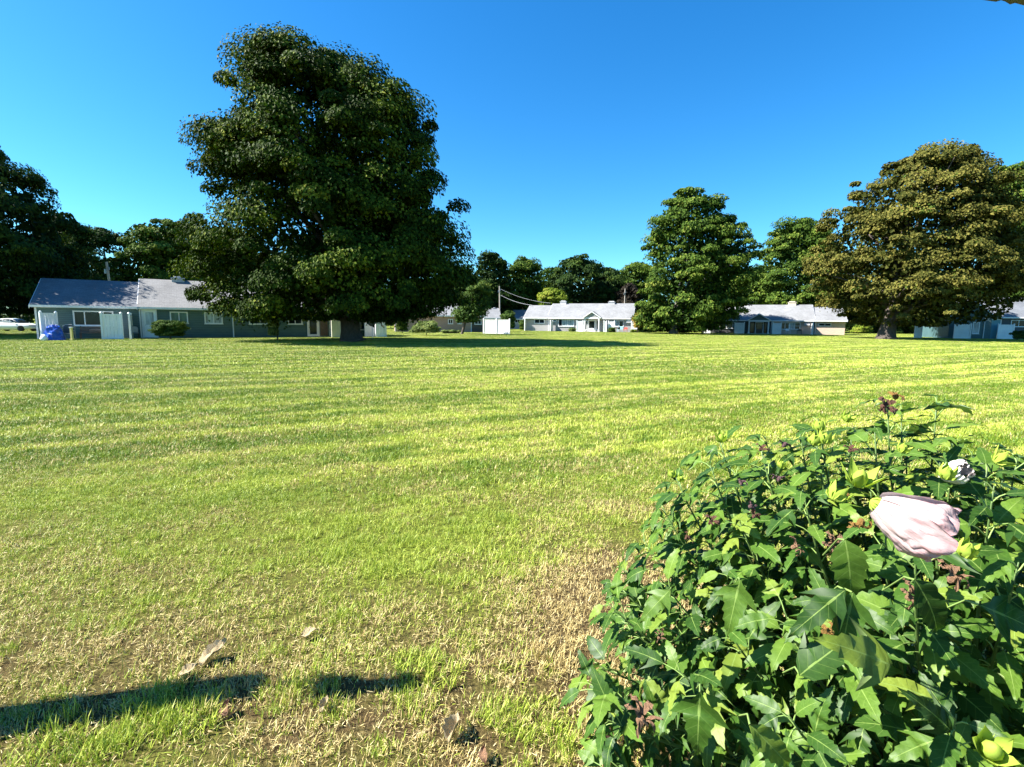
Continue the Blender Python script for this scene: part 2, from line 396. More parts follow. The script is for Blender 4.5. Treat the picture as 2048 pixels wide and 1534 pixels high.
def scatter():
    P, I, Ro, Sc = [], [], [], []
    def ring(d0, d1, step, ids, s0, s1):
        y = d0
        while y < d1:
            half = y * 1.12 + 1.0
            x = -half
            while x < half:
                P.append((x + random.uniform(-.5, .5) * step, y + random.uniform(-.5, .5) * step, 0.0)); I.append(random.choice(ids))
                Ro.append((0, 0, random.random() * 6.283)); Sc.append(random.uniform(s0, s1)); x += step
            y += step
    ring(0.9, 6.0, 0.62, [0, 1, 2, 3], 0.85, 1.15)
    ring(5.6, 17.0, 1.15, [4, 5, 6], 0.9, 1.2)
    ring(16.0, 100.0, 2.7, [7, 8, 9], 0.9, 1.2)
    for _ in range(170):                       # tufts the mower missed
        y = random.uniform(1.2, 6.0); x = random.uniform(-1, 1) * (y * 1.1)
        P.append((x, y, 0.0)); I.append(random.choice([10, 11, 12])); Ro.append((0, 0, random.random() * 6.283)); Sc.append(random.uniform(.35, .65))
    for px, py, n in ((330, 1440, 7), (250, 1470, 6), (420, 1440, 6), (120, 1480, 6), (620, 1370, 5), (560, 1400, 5), (840, 1390, 6), (900, 1330, 5), (200, 1500, 6), (1080, 1330, 6), (1020, 1420, 6), (1060, 1480, 5)):
        g = ground(px, py)
        for _ in range((n + 1) // 2): P.append((g.x + random.gauss(0, .09), g.y + random.gauss(0, .05), 0.0)); I.append(random.choice([10, 11, 12])); Ro.append((0, 0, random.random() * 6.283)); Sc.append(random.uniform(.45, .85))
    for _ in range(70):                       # the lusher island in the middle
        P.append((random.gauss(-.55, .75), random.gauss(3.2, .38), 0.0)); I.append(random.choice([10, 11, 12])); Ro.append((0, 0, random.random() * 6.283)); Sc.append(random.uniform(.4, .65))
    return P, I, Ro, Sc
P_, I_, Ro_, Sc_ = scatter()
gm = bpy.data.meshes.new('grass'); gm.from_pydata(P_, [], [])
for nm, ty, vals, key in (('idx', 'INT', I_, 'value'), ('rot', 'FLOAT_VECTOR', Ro_, 'vector'), ('scl', 'FLOAT', Sc_, 'value')):
    a = gm.attributes.new(nm, ty, 'POINT'); a.data.foreach_set(key, np.array(vals).ravel())
gm.materials.append(MG)
go = link('grass', gm); tag(go, 'short mown green grass with straw coloured dry patches covering the lawn', 'grass', kind='stuff')
ng = bpy.data.node_groups.new('grass_scatter', 'GeometryNodeTree')
ng.interface.new_socket('Geometry', in_out='INPUT', socket_type='NodeSocketGeometry')
ng.interface.new_socket('Geometry', in_out='OUTPUT', socket_type='NodeSocketGeometry')
gi, gout = ng.nodes.new('NodeGroupInput'), ng.nodes.new('NodeGroupOutput')
ci = ng.nodes.new('GeometryNodeCollectionInfo'); ci.inputs['Collection'].default_value = pc
ci.inputs['Separate Children'].default_value = True; ci.inputs['Reset Children'].default_value = True
ip = ng.nodes.new('GeometryNodeInstanceOnPoints'); ip.inputs['Pick Instance'].default_value = True
def nattr(nm, ty):
    n = ng.nodes.new('GeometryNodeInputNamedAttribute'); n.data_type = ty; n.inputs['Name'].default_value = nm; return n.outputs['Attribute']
ng.links.new(gi.outputs[0], ip.inputs['Points']); ng.links.new(ci.outputs[0], ip.inputs['Instance'])
ng.links.new(nattr('idx', 'INT'), ip.inputs['Instance Index']); ng.links.new(nattr('rot', 'FLOAT_VECTOR'), ip.inputs['Rotation'])
ng.links.new(nattr('scl', 'FLOAT'), ip.inputs['Scale']); ng.links.new(ip.outputs[0], gout.inputs[0])
go.modifiers.new('scatter', 'NODES').node_group = ng

# paths, road
def strip(name, pts, m, z=0.004):
    mb = MB(); mb.add([(p[0], p[1], z) for p in pts], [tuple(range(len(pts)))]); o = mb.build(name, m); return tag(o, kind='structure')

# ------------------------------------------------------------------ trees and shrubs
def leaf_cloud(C, Rc, per, axis, lsize, flat=0.62, up=0.6, out=0.7, jit=0.75):
    """leaf cards in flattened domes around clump centres C (n,3) of radius Rc"""
    n = len(C); idx = np.repeat(np.arange(n), per); m = len(idx)
    d = rng.normal(size=(m, 3)); d[:, 2] = np.abs(d[:, 2]) * 0.9 - 0.28
    d /= np.linalg.norm(d, axis=1)[:, None]
    r_ = Rc[idx] * (0.45 + 0.62 * rng.random(m) ** 0.6)
    p = C[idx] + d * r_[:, None] * np.array([1, 1, flat])
    o = p - axis; o[:, 2] *= 0.35; o /= np.linalg.norm(o, axis=1)[:, None] + 1e-6
    nrm = out * o + np.array([0, 0, up]) + 0.8 * d + jit * rng.normal(size=(m, 3)); nrm /= np.linalg.norm(nrm, axis=1)[:, None]
    tdir = o + 0.6 * d + np.array([0, 0, -0.55]) + 0.5 * rng.normal(size=(m, 3))
    tdir -= nrm * (tdir * nrm).sum(1)[:, None]; tdir /= np.linalg.norm(tdir, axis=1)[:, None] + 1e-6
    s = np.cross(nrm, tdir); L = lsize * (0.65 + 0.7 * rng.random(m)); W = L * (0.55 + 0.3 * rng.random(m))
    tint = np.clip(0.5 + 0.16 * rng.normal(size=n)[idx] + 0.2 * rng.normal(size=m), 0, 1)
    return p, nrm, tdir, s, L, W, tint
def cards(p, nrm, t, s, L, W, tint):
    L = L[:, None]; W = W[:, None]
    a = p - t * L * 0.5; b = p + s * W * 0.5 + nrm * W * 0.16 - t * L * 0.05; c = p + t * L * 0.5 - nrm * L * 0.1; d = p - s * W * 0.5 + nrm * W * 0.16 - t * L * 0.05
    V = np.stack([a, b, c, d], 1).reshape(-1, 3)
    o = (np.arange(len(p)) * 4)[:, None]
    F = np.concatenate([o + [[0, 1, 2]], o + [[0, 2, 3]]], 1).reshape(-1, 3)
    return V, F, np.repeat(tint, 2)
def trunk_mesh(h, r_, lean=(0, 0), flare=1.7, n=10, m=None):
    pts = []; rad = []
    for i, f in enumerate((0, .02, .06, .14, .3, .5, .75, 1.0)):
        pts.append((lean[0] * f + random.uniform(-.1, .1) * r_, lean[1] * f, -0.1 + f * h)); rad.append(r_ * ((flare, 1.35, 1.12, 1.0, .9, .72, .45, .12)[i]))
    return MB().tube(pts, rad, n)
def tree(name, label, cat, px, D, sil, mat, leaf=0.25, ncl=150, per=250, rc=(0.9, 1.6), bark='bark', tr=0.4, dmax=9.0,
         group=None, limbs=0, gz=0.0, inner=0.25, flat=0.62, fill=True, up=0.55, jit=0.5):
    base = at(px, 600, D); bx, by = base.x, D
    root = empty(name, (bx, by, gz)); tag(root, label, cat, group)
    H, Lf, Rt = [], [], []
    for (y, xl, xr) in sil:
        a, b = at(xl, y, D), at(xr, y, D); H.append(a.z * .5 + b.z * .5 - gz); Lf.append(a.x - bx); Rt.append(b.x - bx)
    o = np.argsort(H); H = np.array(H)[o]; Lf = np.array(Lf)[o]; Rt = np.array(Rt)[o]
    # clump centres, by visible area
    hs_ = np.linspace(H[0], H[-1], 200); wd = np.interp(hs_, H, Rt - Lf) + 0.5; cdf = np.cumsum(wd) / wd.sum()
    h = np.interp(rng.random(ncl), cdf, hs_)
    Rc = rc[0] * 0.75 + (rc[1] - rc[0] * 0.75) * rng.random(ncl) ** 1.4
    l, r_ = np.interp(h, H, Lf), np.interp(h, H, Rt)
    cx, ax = (l + r_) / 2, np.maximum((r_ - l) / 2 - Rc * 0.92, 0.1)
    dpt = np.minimum(ax, dmax - Rc * .5)
    ph = rng.random(ncl) * 2 * np.pi
    rho = np.where(rng.random(ncl) < inner, np.sqrt(rng.random(ncl)) * 0.8, 0.74 + 0.34 * rng.random(ncl))
    zc = h - Rc * flat * (h > H[-1] - rc[1])
    C = np.stack([cx + ax * rho * np.cos(ph), dpt * rho * np.sin(ph), np.maximum(zc, 0.3)], 1)
    nb = max(5, ncl // 13); bi = rng.choice(ncl, nb, replace=False); own = rng.random(ncl) < 0.5
    j = rng.integers(0, nb, ncl); off = rng.normal(size=(ncl, 3)); off /= np.linalg.norm(off, axis=1)[:, None]
    off *= (rc[1] * 1.25 * rng.random(ncl) ** .5)[:, None] * np.array([1, 1, .8])
    Cb = C[bi][j] * np.array([.95, .95, 1]) + off; Cb[:, 2] = np.clip(Cb[:, 2], max(.3, H[0]), H[-1] - Rc * .4)
    lo, hi = np.interp(Cb[:, 2], H, Lf) + Rc * .55, np.interp(Cb[:, 2], H, Rt) - Rc * .55
    mid_, hw_ = (lo + hi) / 2, np.maximum((hi - lo) / 2, .1); dl_ = np.minimum(hw_ * 1.1, dmax); Cb[:, 1] = np.clip(Cb[:, 1], -dl_, dl_)
    hw_ = hw_ * np.sqrt(np.maximum(.08, 1 - (Cb[:, 1] / (dl_ + .6)) ** 2)); Cb[:, 0] = np.clip(Cb[:, 0], mid_ - hw_, mid_ + hw_); C = np.where(own[:, None], Cb, C)
    axis = np.stack([np.repeat(cx, per), np.zeros(ncl * per), np.repeat(h * 0.75 + 0.25 * H.mean(), per)], 1)
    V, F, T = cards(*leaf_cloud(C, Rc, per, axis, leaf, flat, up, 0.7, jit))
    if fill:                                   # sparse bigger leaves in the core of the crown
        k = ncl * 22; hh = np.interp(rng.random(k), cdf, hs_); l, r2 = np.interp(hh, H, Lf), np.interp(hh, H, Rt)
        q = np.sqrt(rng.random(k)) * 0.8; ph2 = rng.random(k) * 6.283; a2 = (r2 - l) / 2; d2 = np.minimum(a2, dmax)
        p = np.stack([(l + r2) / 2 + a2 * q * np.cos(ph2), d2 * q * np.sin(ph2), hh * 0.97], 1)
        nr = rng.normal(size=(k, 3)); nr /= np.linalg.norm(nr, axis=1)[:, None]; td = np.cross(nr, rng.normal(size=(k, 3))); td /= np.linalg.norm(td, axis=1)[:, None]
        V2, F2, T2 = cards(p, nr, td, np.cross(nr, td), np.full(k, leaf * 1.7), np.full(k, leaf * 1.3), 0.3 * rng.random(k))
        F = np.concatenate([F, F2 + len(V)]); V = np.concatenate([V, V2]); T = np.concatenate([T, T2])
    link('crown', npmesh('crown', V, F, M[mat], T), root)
    th = H[0] + (H[-1] - H[0]) * 0.72
    trunk_mesh(th, tr, (np.interp(th, H, (Lf + Rt) / 2) * 0.8, 0), n=12 if tr > .3 else 7).build('trunk', M[bark], root, smooth=True)
    if limbs:
        for i in rng.choice(ncl, limbs, replace=False):
            c = C[i]; z0 = max(1.6, min(c[2] * 0.45, th * 0.8)); f = z0 / th
            p0 = Vector((np.interp(th, H, (Lf + Rt) / 2) * 0.8 * f, 0, z0 - 0.1)); p2 = Vector(c); p1 = p0.lerp(p2, 0.5) + Vector((0, 0, 0.1 * (p2 - p0).length))
            MB().tube([p0, p0.lerp(p1, .5) + Vector((0, 0, .15)), p1, p2], [tr * .42 * (1 - f * .6), tr * .3, tr * .2, .03], 6).build('limb', M[bark], root, smooth=True)
    return root

tree('maple_tree', 'huge dark green maple with a broad rounded crown standing alone on the lawn', 'tree', 702, 36.5,
     [(98, 596, 640), (118, 545, 685), (142, 505, 735), (165, 492, 770), (198, 462, 792), (222, 462, 868), (255, 452, 872), (300, 446, 880), (350, 436, 888), (400, 430, 915),
      (450, 420, 940), (500, 402, 962), (550, 378, 966), (590, 386, 958), (622, 440, 890), (638, 530, 800)],
     'maple', 0.21, 720, 370, (0.7, 1.7), 'bark', 0.62, 7.6, limbs=34, inner=0.18, flat=0.85)
tree('copper_tree', 'large wide tree with bronze brown foliage on the right of the lawn', 'tree', 1780, 58,
     [(292, 1920, 1965), (305, 1835, 1960), (330, 1765, 1950), (370, 1710, 1965), (420, 1680, 1990), (470, 1660, 2010), (520, 1632, 2030), (560, 1640, 2035), (600, 1660, 2025), (635, 1700, 1990), (650, 1730, 1900)],
     'copper', 0.28, 560, 230, (0.7, 1.7), 'bark', 0.75, 9.0, limbs=26, inner=0.2, flat=0.66, up=0.7, jit=0.6)
tree('plane_tree', 'tall mid green tree between the pale grey house and the tan brick house', 'tree', 1350, 77,
     [(378, 1365, 1405), (400, 1330, 1440), (430, 1298, 1460), (470, 1290, 1490), (510, 1285, 1515), (560, 1275, 1515), (610, 1272, 1505), (640, 1275, 1470), (658, 1290, 1440)],
     'plane', 0.36, 330, 190, (1.0, 1.9), 'barkg', 0.5, 8.0, limbs=16, inner=0.15)
tree('plane_tree', 'mid green tree behind the roof of the tan brick house', 'tree', 1590, 108,
     [(437, 1580, 1640), (455, 1545, 1660), (490, 1530, 1690), (540, 1500, 1700), (590, 1490, 1700), (620, 1490, 1690)],
     'plane', 0.45, 260, 150, (1.3, 2.4), 'barkg', 0.5, 9.0)
tree('plane_tree', 'pale leaved tree rising behind the right side of the bronze tree', 'tree', 2010, 78,
     [(325, 1985, 2030), (350, 1965, 2045), (400, 1945, 2075), (460, 1960, 2090), (530, 1990, 2090), (590, 2000, 2095)],
     'plane', 0.36, 190, 170, (1.1, 2.0), 'barkg', 0.4, 7.0)
GL = 'dark trees crowding the left edge behind the teal house'
tree('dark_tree', 'tallest dark tree cut off by the left edge of the photo', 'tree', -150, 41,
     [(170, -300, -190), (215, -350, -130), (260, -370, -75), (322, -370, -8), (350, -380, 40), (385, -380, 65), (420, -380, 108), (480, -380, 128), (540, -370, 126), (590, -340, 105), (622, -300, 80)],
     'oak', 0.26, 480, 260, (0.8, 1.7), 'bark', 0.6, 8.5, GL, limbs=10, flat=.75)
tree('dark_tree', 'dark rounded tree beside the tallest one at the left, behind the roof', 'tree', 122, 58,
     [(418, 95, 140), (440, 75, 160), (480, 60, 170), (530, 50, 175), (580, 45, 165), (620, 50, 150)],
     'oak', 0.28, 170, 230, (0.8, 1.5), 'bark', 0.35, 5.0, GL)
tree('dark_tree', 'thin crowned dark tree behind the leaning pole at the left', 'tree', 215, 72,
     [(452, 190, 222), (470, 170, 245), (510, 155, 265), (560, 150, 270), (590, 160, 262)],
     'oak', 0.34, 110, 130, (0.9, 1.6), 'bark', 0.35, 6.0, GL, fill=False, inner=.35)
tree('dark_tree', 'dark green tree behind the ridge to the right of the leaning pole', 'tree', 310, 76,
     [(447, 270, 385), (465, 250, 405), (510, 240, 420), (560, 245, 420), (600, 255, 410)],
     'plane', 0.38, 180, 170, (1.0, 1.9), 'bark', 0.4, 7.0, GL)
tree('dark_tree', 'dark tree showing left of the big maple above the grey roof', 'tree', 420, 84,
     [(455, 395, 450), (480, 375, 480), (530, 365, 500), (590, 370, 500)],
     'oak', 0.4, 120, 150, (1.0, 1.9), 'bark', 0.4, 6.0, GL)
GB = 'far row of dark green trees behind the houses'
rowt = [(985, 504, 45, 122, 'oak', 'first dark tree right of the big maple in the far row'), (1047, 514, 45, 128, 'plane', 'far row tree behind the low grey roofs left of the pale house'),
        (1150, 512, 62, 118, 'oak', 'broad dark tree behind the left chimney of the pale house'), (1215, 533, 42, 124, 'oak', 'lower dark tree behind the right chimney of the pale house'),
        (1275, 522, 50, 132, 'plane', 'far row tree partly hidden by the tall mid green tree'), (1100, 532, 45, 138, 'plane', 'far row tree directly behind the small yellow green tree'),
        (920, 530, 55, 120, 'oak', 'far row tree mostly hidden behind the right edge of the maple'), (1510, 535, 60, 126, 'oak', 'far row tree over the shaded porch roof of the tan brick house'),
        (1430, 520, 55, 130, 'plane', 'far row tree hidden behind the tall mid green tree'), (1680, 545, 55, 120, 'oak', 'far row tree left of the bronze tree trunk above the brick wing'),
        (1760, 560, 60, 125, 'plane', 'far row tree seen through the bronze crown'), (1900, 560, 70, 115, 'oak', 'far row tree behind the right half of the bronze crown'),
        (2035, 575, 55, 110, 'plane', 'far row tree at the right edge above the dark roof'), (820, 560, 70, 110, 'oak', 'far row tree behind the maple trunk'),
        (560, 520, 80, 100, 'oak', 'far row tree behind the left half of the maple'), (700, 520, 80, 105, 'oak', 'far row tree behind the middle of the maple')]
for (px, top, hw, D, mt, lb) in rowt:
    tree('row_tree', lb, 'tree', px, D, [(top, px - hw * .3, px + hw * .3), (top + 14, px - hw * .75, px + hw * .75), (top + 45, px - hw, px + hw), (top + 90, px - hw * 1.05, px + hw * 1.05), (640, px - hw * .95, px + hw * .95)],
         mt, 0.5, 120, 110, (1.2, 2.2), 'bark', 0.35, 7.0, GB)
tree('purple_tree', 'small dark purple leaved tree beside the right pole behind the pale house', 'tree', 1258, 112, [(566, 1245, 1270), (580, 1235, 1285), (610, 1235, 1285), (640, 1240, 1280)], 'purple', 0.4, 50, 110, (.8, 1.4), tr=.2, dmax=3)
tree('lime_tree', 'small rounded yellow green tree behind the roof of the pale house', 'tree', 1105, 108, [(574, 1090, 1120), (586, 1074, 1140), (605, 1070, 1146), (640, 1076, 1140)], 'lime', 0.34, 90, 150, (.7, 1.3), tr=.2, dmax=4, limbs=0)
tree('young_maple', 'small dark tree with a thin trunk under the right edge of the maple', 'tree', 923, 62, [(560, 940, 965), (575, 925, 985), (600, 915, 990), (625, 900, 980), (643, 905, 962)], 'shrub', 0.22, 70, 130, (.5, 1.0), tr=.16, dmax=2.6, limbs=6, inner=.4)
tree('yellowing_tree', 'small amber leaved sapling at the right end of the pale house', 'tree', 1277, 84, [(625, 1268, 1285), (640, 1262, 1290), (655, 1266, 1288)], 'orange', 0.2, 16, 90, (.4, .7), tr=.06, dmax=1.2)
GH = 'garden shrubs along the houses'
def shrub(name, label, px, D, sil, mat, leaf, ncl, per, rc, **k):
    return tree(name, label, 'shrub', px, D, sil, mat, leaf, ncl, per, rc, 'bark', 0.05, k.pop('dmax', 2.0), GH, fill=True, **k)
shrub('clipped_bush', 'rounded clipped dark green bush beside the white door of the teal house', 336, 37.2, [(640, 318, 356), (645, 308, 366), (658, 304, 371), (671, 308, 368)], 'shrub', 0.08, 130, 150, (.22, .34), dmax=.9, up=.8)
shrub('spreading_bush', 'low bright yellow green bush right of the maple trunk', 852, 55, [(642, 835, 865), (650, 824, 882), (664, 820, 888)], 'hazel', 0.13, 70, 130, (.3, .5), dmax=1.4)
shrub('upright_bush', 'narrow upright green bush in the gap right of the maple trunk', 804, 64, [(625, 800, 808), (640, 793, 814), (660, 793, 816)], 'plane', 0.14, 50, 130, (.3, .5), dmax=.8)
shrub('flower_border', 'low strip of pale yellow flowering plants before the brown brick house', 898, 66, [(660, 880, 920), (668, 880, 925)], 'hazel', 0.12, 40, 60, (.2, .3), dmax=.5)
shrub('round_bush', 'rounded green bush between the white fence and the pale house', 1016, 80, [(622, 1008, 1024), (635, 1000, 1032), (655, 1002, 1032)], 'shrub', 0.2, 70, 130, (.4, .7), dmax=1.6)
shrub('round_bush', 'small dark rounded bush against the left end of the pale house', 1045, 95, [(641, 1040, 1049), (650, 1037, 1052), (658, 1038, 1052)], 'shrub', 0.16, 30, 100, (.3, .45), dmax=.7)
shrub('climbing_shrub', 'grey green shrub hanging at the teal wall below the maple branches', 552, 38.0, [(615, 540, 575), (635, 535, 560), (668, 538, 556)], 'hazel', 0.2, 34, 60, (.25, .4), dmax=.8)
shrub('dark_bush', 'dark clipped bush at the right edge in front of the shaded house', 2042, 57, [(662, 2028, 2060), (668, 2022, 2070), (677, 2024, 2070)], 'shrub', 0.1, 50, 110, (.25, .35), dmax=.8)
shrub('hedge_bush', 'bright green hedge seen under the bronze tree left of its trunk', 1722, 92, [(650, 1708, 1738), (658, 1702, 1745), (664, 1702, 1745)], 'lime', 0.2, 40, 90, (.4, .6), dmax=1.5)
shrub('dark_hedge', 'long dark hedge in deep shade behind the bronze tree trunk', 1760, 100, [(640, 1700, 1850), (665, 1695, 1860)], 'oak', 0.3, 120, 110, (.7, 1.1), dmax=1.8)
shrub('dark_hedge', 'dark hedge in the shade under the tall mid green tree', 1335, 84, [(640, 1280, 1410), (663, 1278, 1420)], 'oak', 0.25, 110, 110, (.5, .9), dmax=1.5)
shrub('low_flowers', 'yellow flowering clump at the right foot of the pale house', 1268, 84.5, [(659, 1262, 1276), (664, 1258, 1278)], 'lime', 0.12, 20, 70, (.2, .3), dmax=.5)
shrub('low_flowers', 'dark low plants left of the pale blue seat at the pale house', 1224, 86, [(655, 1216, 1231), (664, 1214, 1234)], 'shrub', 0.12, 25, 70, (.2, .3), dmax=.4)
shrub('low_flowers', 'loose low plants under the picture window of the pale house', 1146, 88, [(656, 1138, 1152), (662, 1135, 1153)], 'hazel', 0.12, 20, 40, (.2, .3), dmax=.4)
# far wood closing the gaps under and behind the row of trees
def wood():
    n = 900; a = np.linspace(R(-50), R(50), n) + rng.normal(0, .004, n); d = 165 + rng.random(n) * 14
    C = np.stack([np.sin(a) * d * 1.1, np.cos(a) * d, 0.5 + rng.random(n) * (7.0 + 1.5 * np.sin(a * 23))], 1)
    axis = np.repeat(C * np.array([1, 1, .4]) + np.array([0, 6, 0]), 45, 0)
    V, F, T = cards(*leaf_cloud(C, np.full(n, 2.6), 45, axis, 1.1))
    o = link('far_wood', npmesh('far_wood', V, F, M['oak'], T)); tag(o, 'far dark band of woodland behind the houses and tree row', 'wood', kind='stuff')
wood()

# ------------------------------------------------------------------ houses
class House:
    def __init__(s, name, label, px, Y, deg):
        p = at(px, 640, Y); s.o = Vector((p.x, Y, 0)); s.a = R(deg)
        s.ux = Vector((math.cos(s.a), math.sin(s.a), 0)); s.uy = Vector((-math.sin(s.a), math.cos(s.a), 0))
        s.root = empty(name, s.o, s.a); tag(s.root, label, 'house')
    def F(s, px, py, off=0.0):                 # (local x, z) of a pixel on the plane `off` behind the front wall
        d = ray(px, py); q = s.o + s.uy * off; k = (q - CO).dot(s.uy) / d.dot(s.uy); p = CO + d * k
        return (p - s.o).dot(s.ux), p.z
    def x(s, px, off=0.0): return s.F(px, 645, off)[0]
    def P(s, lx, off, z=0.0): return s.o + s.ux * lx + s.uy * off + Vector((0, 0, z))
    def seg(s, x0, x1, depth, ez, rz, wm, rm, ov=0.35, ends=(0.2, 0.2), y0=0.0):
        hd = depth / 2
        wall = MB().prism([(y0, 0), (y0 + depth, 0), (y0 + depth, ez), (y0 + hd, rz - 0.08), (y0, ez)], 'x', x0, x1).build('wall', M[wm], s.root)
        sl_ = (rz - ez) / hd; t = 0.13
        prof = [(y0 - ov, ez - sl_ * ov), (y0 + hd, rz), (y0 + depth + ov, ez - sl_ * ov), (y0 + depth + ov, ez - sl_ * ov + t), (y0 + hd, rz + t), (y0 - ov, ez - sl_ * ov + t)]
        roof = MB().prism(prof, 'x', x0 - ends[0], x1 + ends[1]).build('roof', M[rm], s.root)
        zf = ez - sl_ * ov
        MB().box(x0 - ends[0], x1 + ends[1], y0 - ov - 0.12, y0 - ov - 0.003, zf - 0.02, zf + 0.14).build('gutter', M['trim'], s.root)
        for e, xx in ((0, x0 - ends[0]), (1, x1 + ends[1])):
            a, b = (xx - 0.04, xx - 0.003) if e == 0 else (xx + 0.003, xx + 0.04)
            MB().prism([(y0 - ov, zf - .1), (y0 + hd, rz - .1), (y0 + hd, rz + .1), (y0 - ov, zf + .1)], 'x', a, b).build('rake_board', M['trim'], s.root)
        MB().box(x0 - 0.01, x1 + 0.01, y0 - ov + 0.01, y0 - 0.004, zf - 0.03, zf - 0.005).build('soffit', M['trim'], s.root)
        MB().box(x0 - .02, x0 + .09, y0 - .025, y0 - .002, 0, zf - .04).build('corner_board', M['trim'], s.root)
        return roof
    def window(s, xl, xr, yt, yb, cols=2, pane='glass', off=0.0, rows=1, fw=0.09, fm='trim', split=None):
        x0, z1 = s.F(xl, yt, off); x1, z0 = s.F(xr, yb, off); y = off
        f = MB(); d0, d1 = y - 0.07, y - 0.002
        f.box(x0, x1, d0, d1, z0, z0 + fw).box(x0, x1, d0, d1, z1 - fw, z1).box(x0, x0 + fw, d0, d1, z0 + fw, z1 - fw).box(x1 - fw, x1, d0, d1, z0 + fw, z1 - fw)
        f.box(x0 - .04, x1 + .04, d0 - .03, d0 - .002, z0 - .03, z0 + .03)
        ix0, ix1, iz0, iz1 = x0 + fw, x1 - fw, z0 + fw, z1 - fw
        cuts = [ix0] + ([ix0 + (ix1 - ix0) * q for q in split] if split else [ix0 + (ix1 - ix0) * i / cols for i in range(1, cols)]) + [ix1]
        rc_ = [iz0 + (iz1 - iz0) * i / rows for i in range(rows + 1)]
        for c in cuts[1:-1]: f.box(c - fw * .35, c + fw * .35, d0 + .01, d1, iz0, iz1)
        for c in rc_[1:-1]: f.box(ix0, ix1, d0 + .015, d1 - .004, c - .025, c + .025)
        fo = f.build('window', M[fm], s.root)
        for i in range(len(cuts) - 1):
            for j in range(rows):
                pm = pane if isinstance(pane, str) else pane[i % len(pane)]
                MB().box(cuts[i], cuts[i + 1], y - .02, y - .004, rc_[j], rc_[j + 1]).build('pane', M[pm], fo)
        return fo
    def door(s, xl, xr, yt, yb, dm='door', off=0.0, glassz=(.45, .9), pm='glass', fm='trim', panels=True):
        x0, z1 = s.F(xl, yt, off); x1, _ = s.F(xr, yb, off); z0 = 0.08; y = off; fw = .1
        fr = MB().box(x0, x0 + fw, y - .09, y - .002, 0, z1).box(x1 - fw, x1, y - .09, y - .002, 0, z1).box(x0 + fw, x1 - fw, y - .09, y - .002, z1 - fw, z1)
        fr.build('door_frame', M[fm], s.root)
        d = MB(); a, b = x0 + fw, x1 - fw; h = z1 - fw - z0; g0, g1 = z0 + h * glassz[0], z0 + h * glassz[1]; st = .12
        if glassz[1] > glassz[0]:
            d.box(a, b, y - .05, y - .004, z0, g0).box(a, b, y - .05, y - .004, g1, z1 - fw).box(a, a + st, y - .05, y - .004, g0, g1).box(b - st, b, y - .05, y - .004, g0, g1)
        else: d.box(a, b, y - .05, y - .004, z0, z1 - fw)
        if panels and g0 - z0 > .4:
            mid = (a + b) / 2
            for q0, q1 in ((a + .14, mid - .05), (mid + .05, b - .14)): d.box(q0, q1, y - .065, y - .052, z0 + .15, g0 - .12)
        do = d.build('door', M[dm], s.root)
        if glassz[1] > glassz[0]: MB().box(a + st, b - st, y - .03, y - .008, g0, g1).build('pane', M[pm], do)
        MB().lathe([(.012, -.11), (.012, -.07), (.03, -.065), (.03, -.053)], 8, (a + .07, y, z0 + .95), 'y').build('handle', M['steel'], do)
        MB().box(x0 - .1, x1 + .1, y - .7, y - .1, 0, .07).build('doorstep', M['concrete'], s.root)
        return do
    def chimney(s, roof, xl, xr, yt, off, m='chim', cap=True):
        x0, z1 = s.F(xl, yt, off); x1, _ = s.F(xr, yt, off)
        c = MB().box(x0, x1, off - .35, off + .35, 2.5, z1 - .1)
        c.box(x0 - .06, x1 + .06, off - .41, off + .41, z1 - .1, z1 - .02)
        c.box(x0 + .15, x1 - .15, off - .2, off + .2, z1 - .019, z1 + .12)
        return c.build('chimney', M[m], roof)
    def box(s, name, m, xl, xr, yt, yb, off, thick, parent=None):
        x0, z1 = s.F(xl, yt, off); x1, z0 = s.F(xr, yb, off)
        return MB().box(x0, x1, off, off + thick, max(z0, 0.0), z1).build(name, M[m], parent or s.root)
    def pipe(s, px, off, z1, m='trim'):
        x0 = s.x(px, off); o = MB().tube([(x0, off - .05, .05), (x0, off - .05, z1 - .35), (x0, off - .3, z1 - .08)], .05, 6); return o.build('downspout', M[m], s.root)
    def porch(s, xl, xr, yeave, xpk, ypk, proj, wm, rm, cm='trim', deep=2.0):
        x0, ze = s.F(xl, yeave, -proj); x1, _ = s.F(xr, yeave, -proj); xp, zp = s.F(xpk, ypk, -proj)
        xp = (x0 + x1) / 2
        MB().prism([(x0, ze), (x1, ze), (xp, zp - .12)], 'y', -proj + .05, -proj + .18).build('pediment', M[wm], s.root)
        t = .12; sl_ = (zp - ze) / (xp - x0); o = .22
        MB().prism([(x0 - o, ze - o * sl_), (xp, zp - .003), (x1 + o, ze - o * sl_), (x1 + o, ze - o * sl_ + t), (xp, zp + t), (x0 - o, ze - o * sl_ + t)], 'y', -proj - .1, deep).build('porch_roof', M[rm], s.root)
        for sg in (-1, 1):
            e = x0 - o if sg < 0 else x1 + o
            MB().prism([(e, ze - o * sl_ - .06), (xp, zp - .08), (xp, zp + .1), (e, ze - o * sl_ + .12)], 'y', -proj - .16, -proj - .103).build('rake_board', M['trim'], s.root)
        MB().box(x0 + .02, x1 - .02, -proj + .02, -proj + .2, ze - .28, ze - .003).build('beam', M[cm], s.root)
        for xx in (x0 + .05, x1 - .25):
            MB().box(xx, xx + .2, -proj + .01, -proj + .21, .1, ze - .283).box(xx - .04, xx + .24, -proj - .03, -proj + .25, .1, .25).build('column', M[cm], s.root)
        MB().box(x0 - .1, x1 + .1, -proj - .15, -.01, 0, .1).build('porch_floor', M['concrete'], s.root)
        return x0, x1, ze

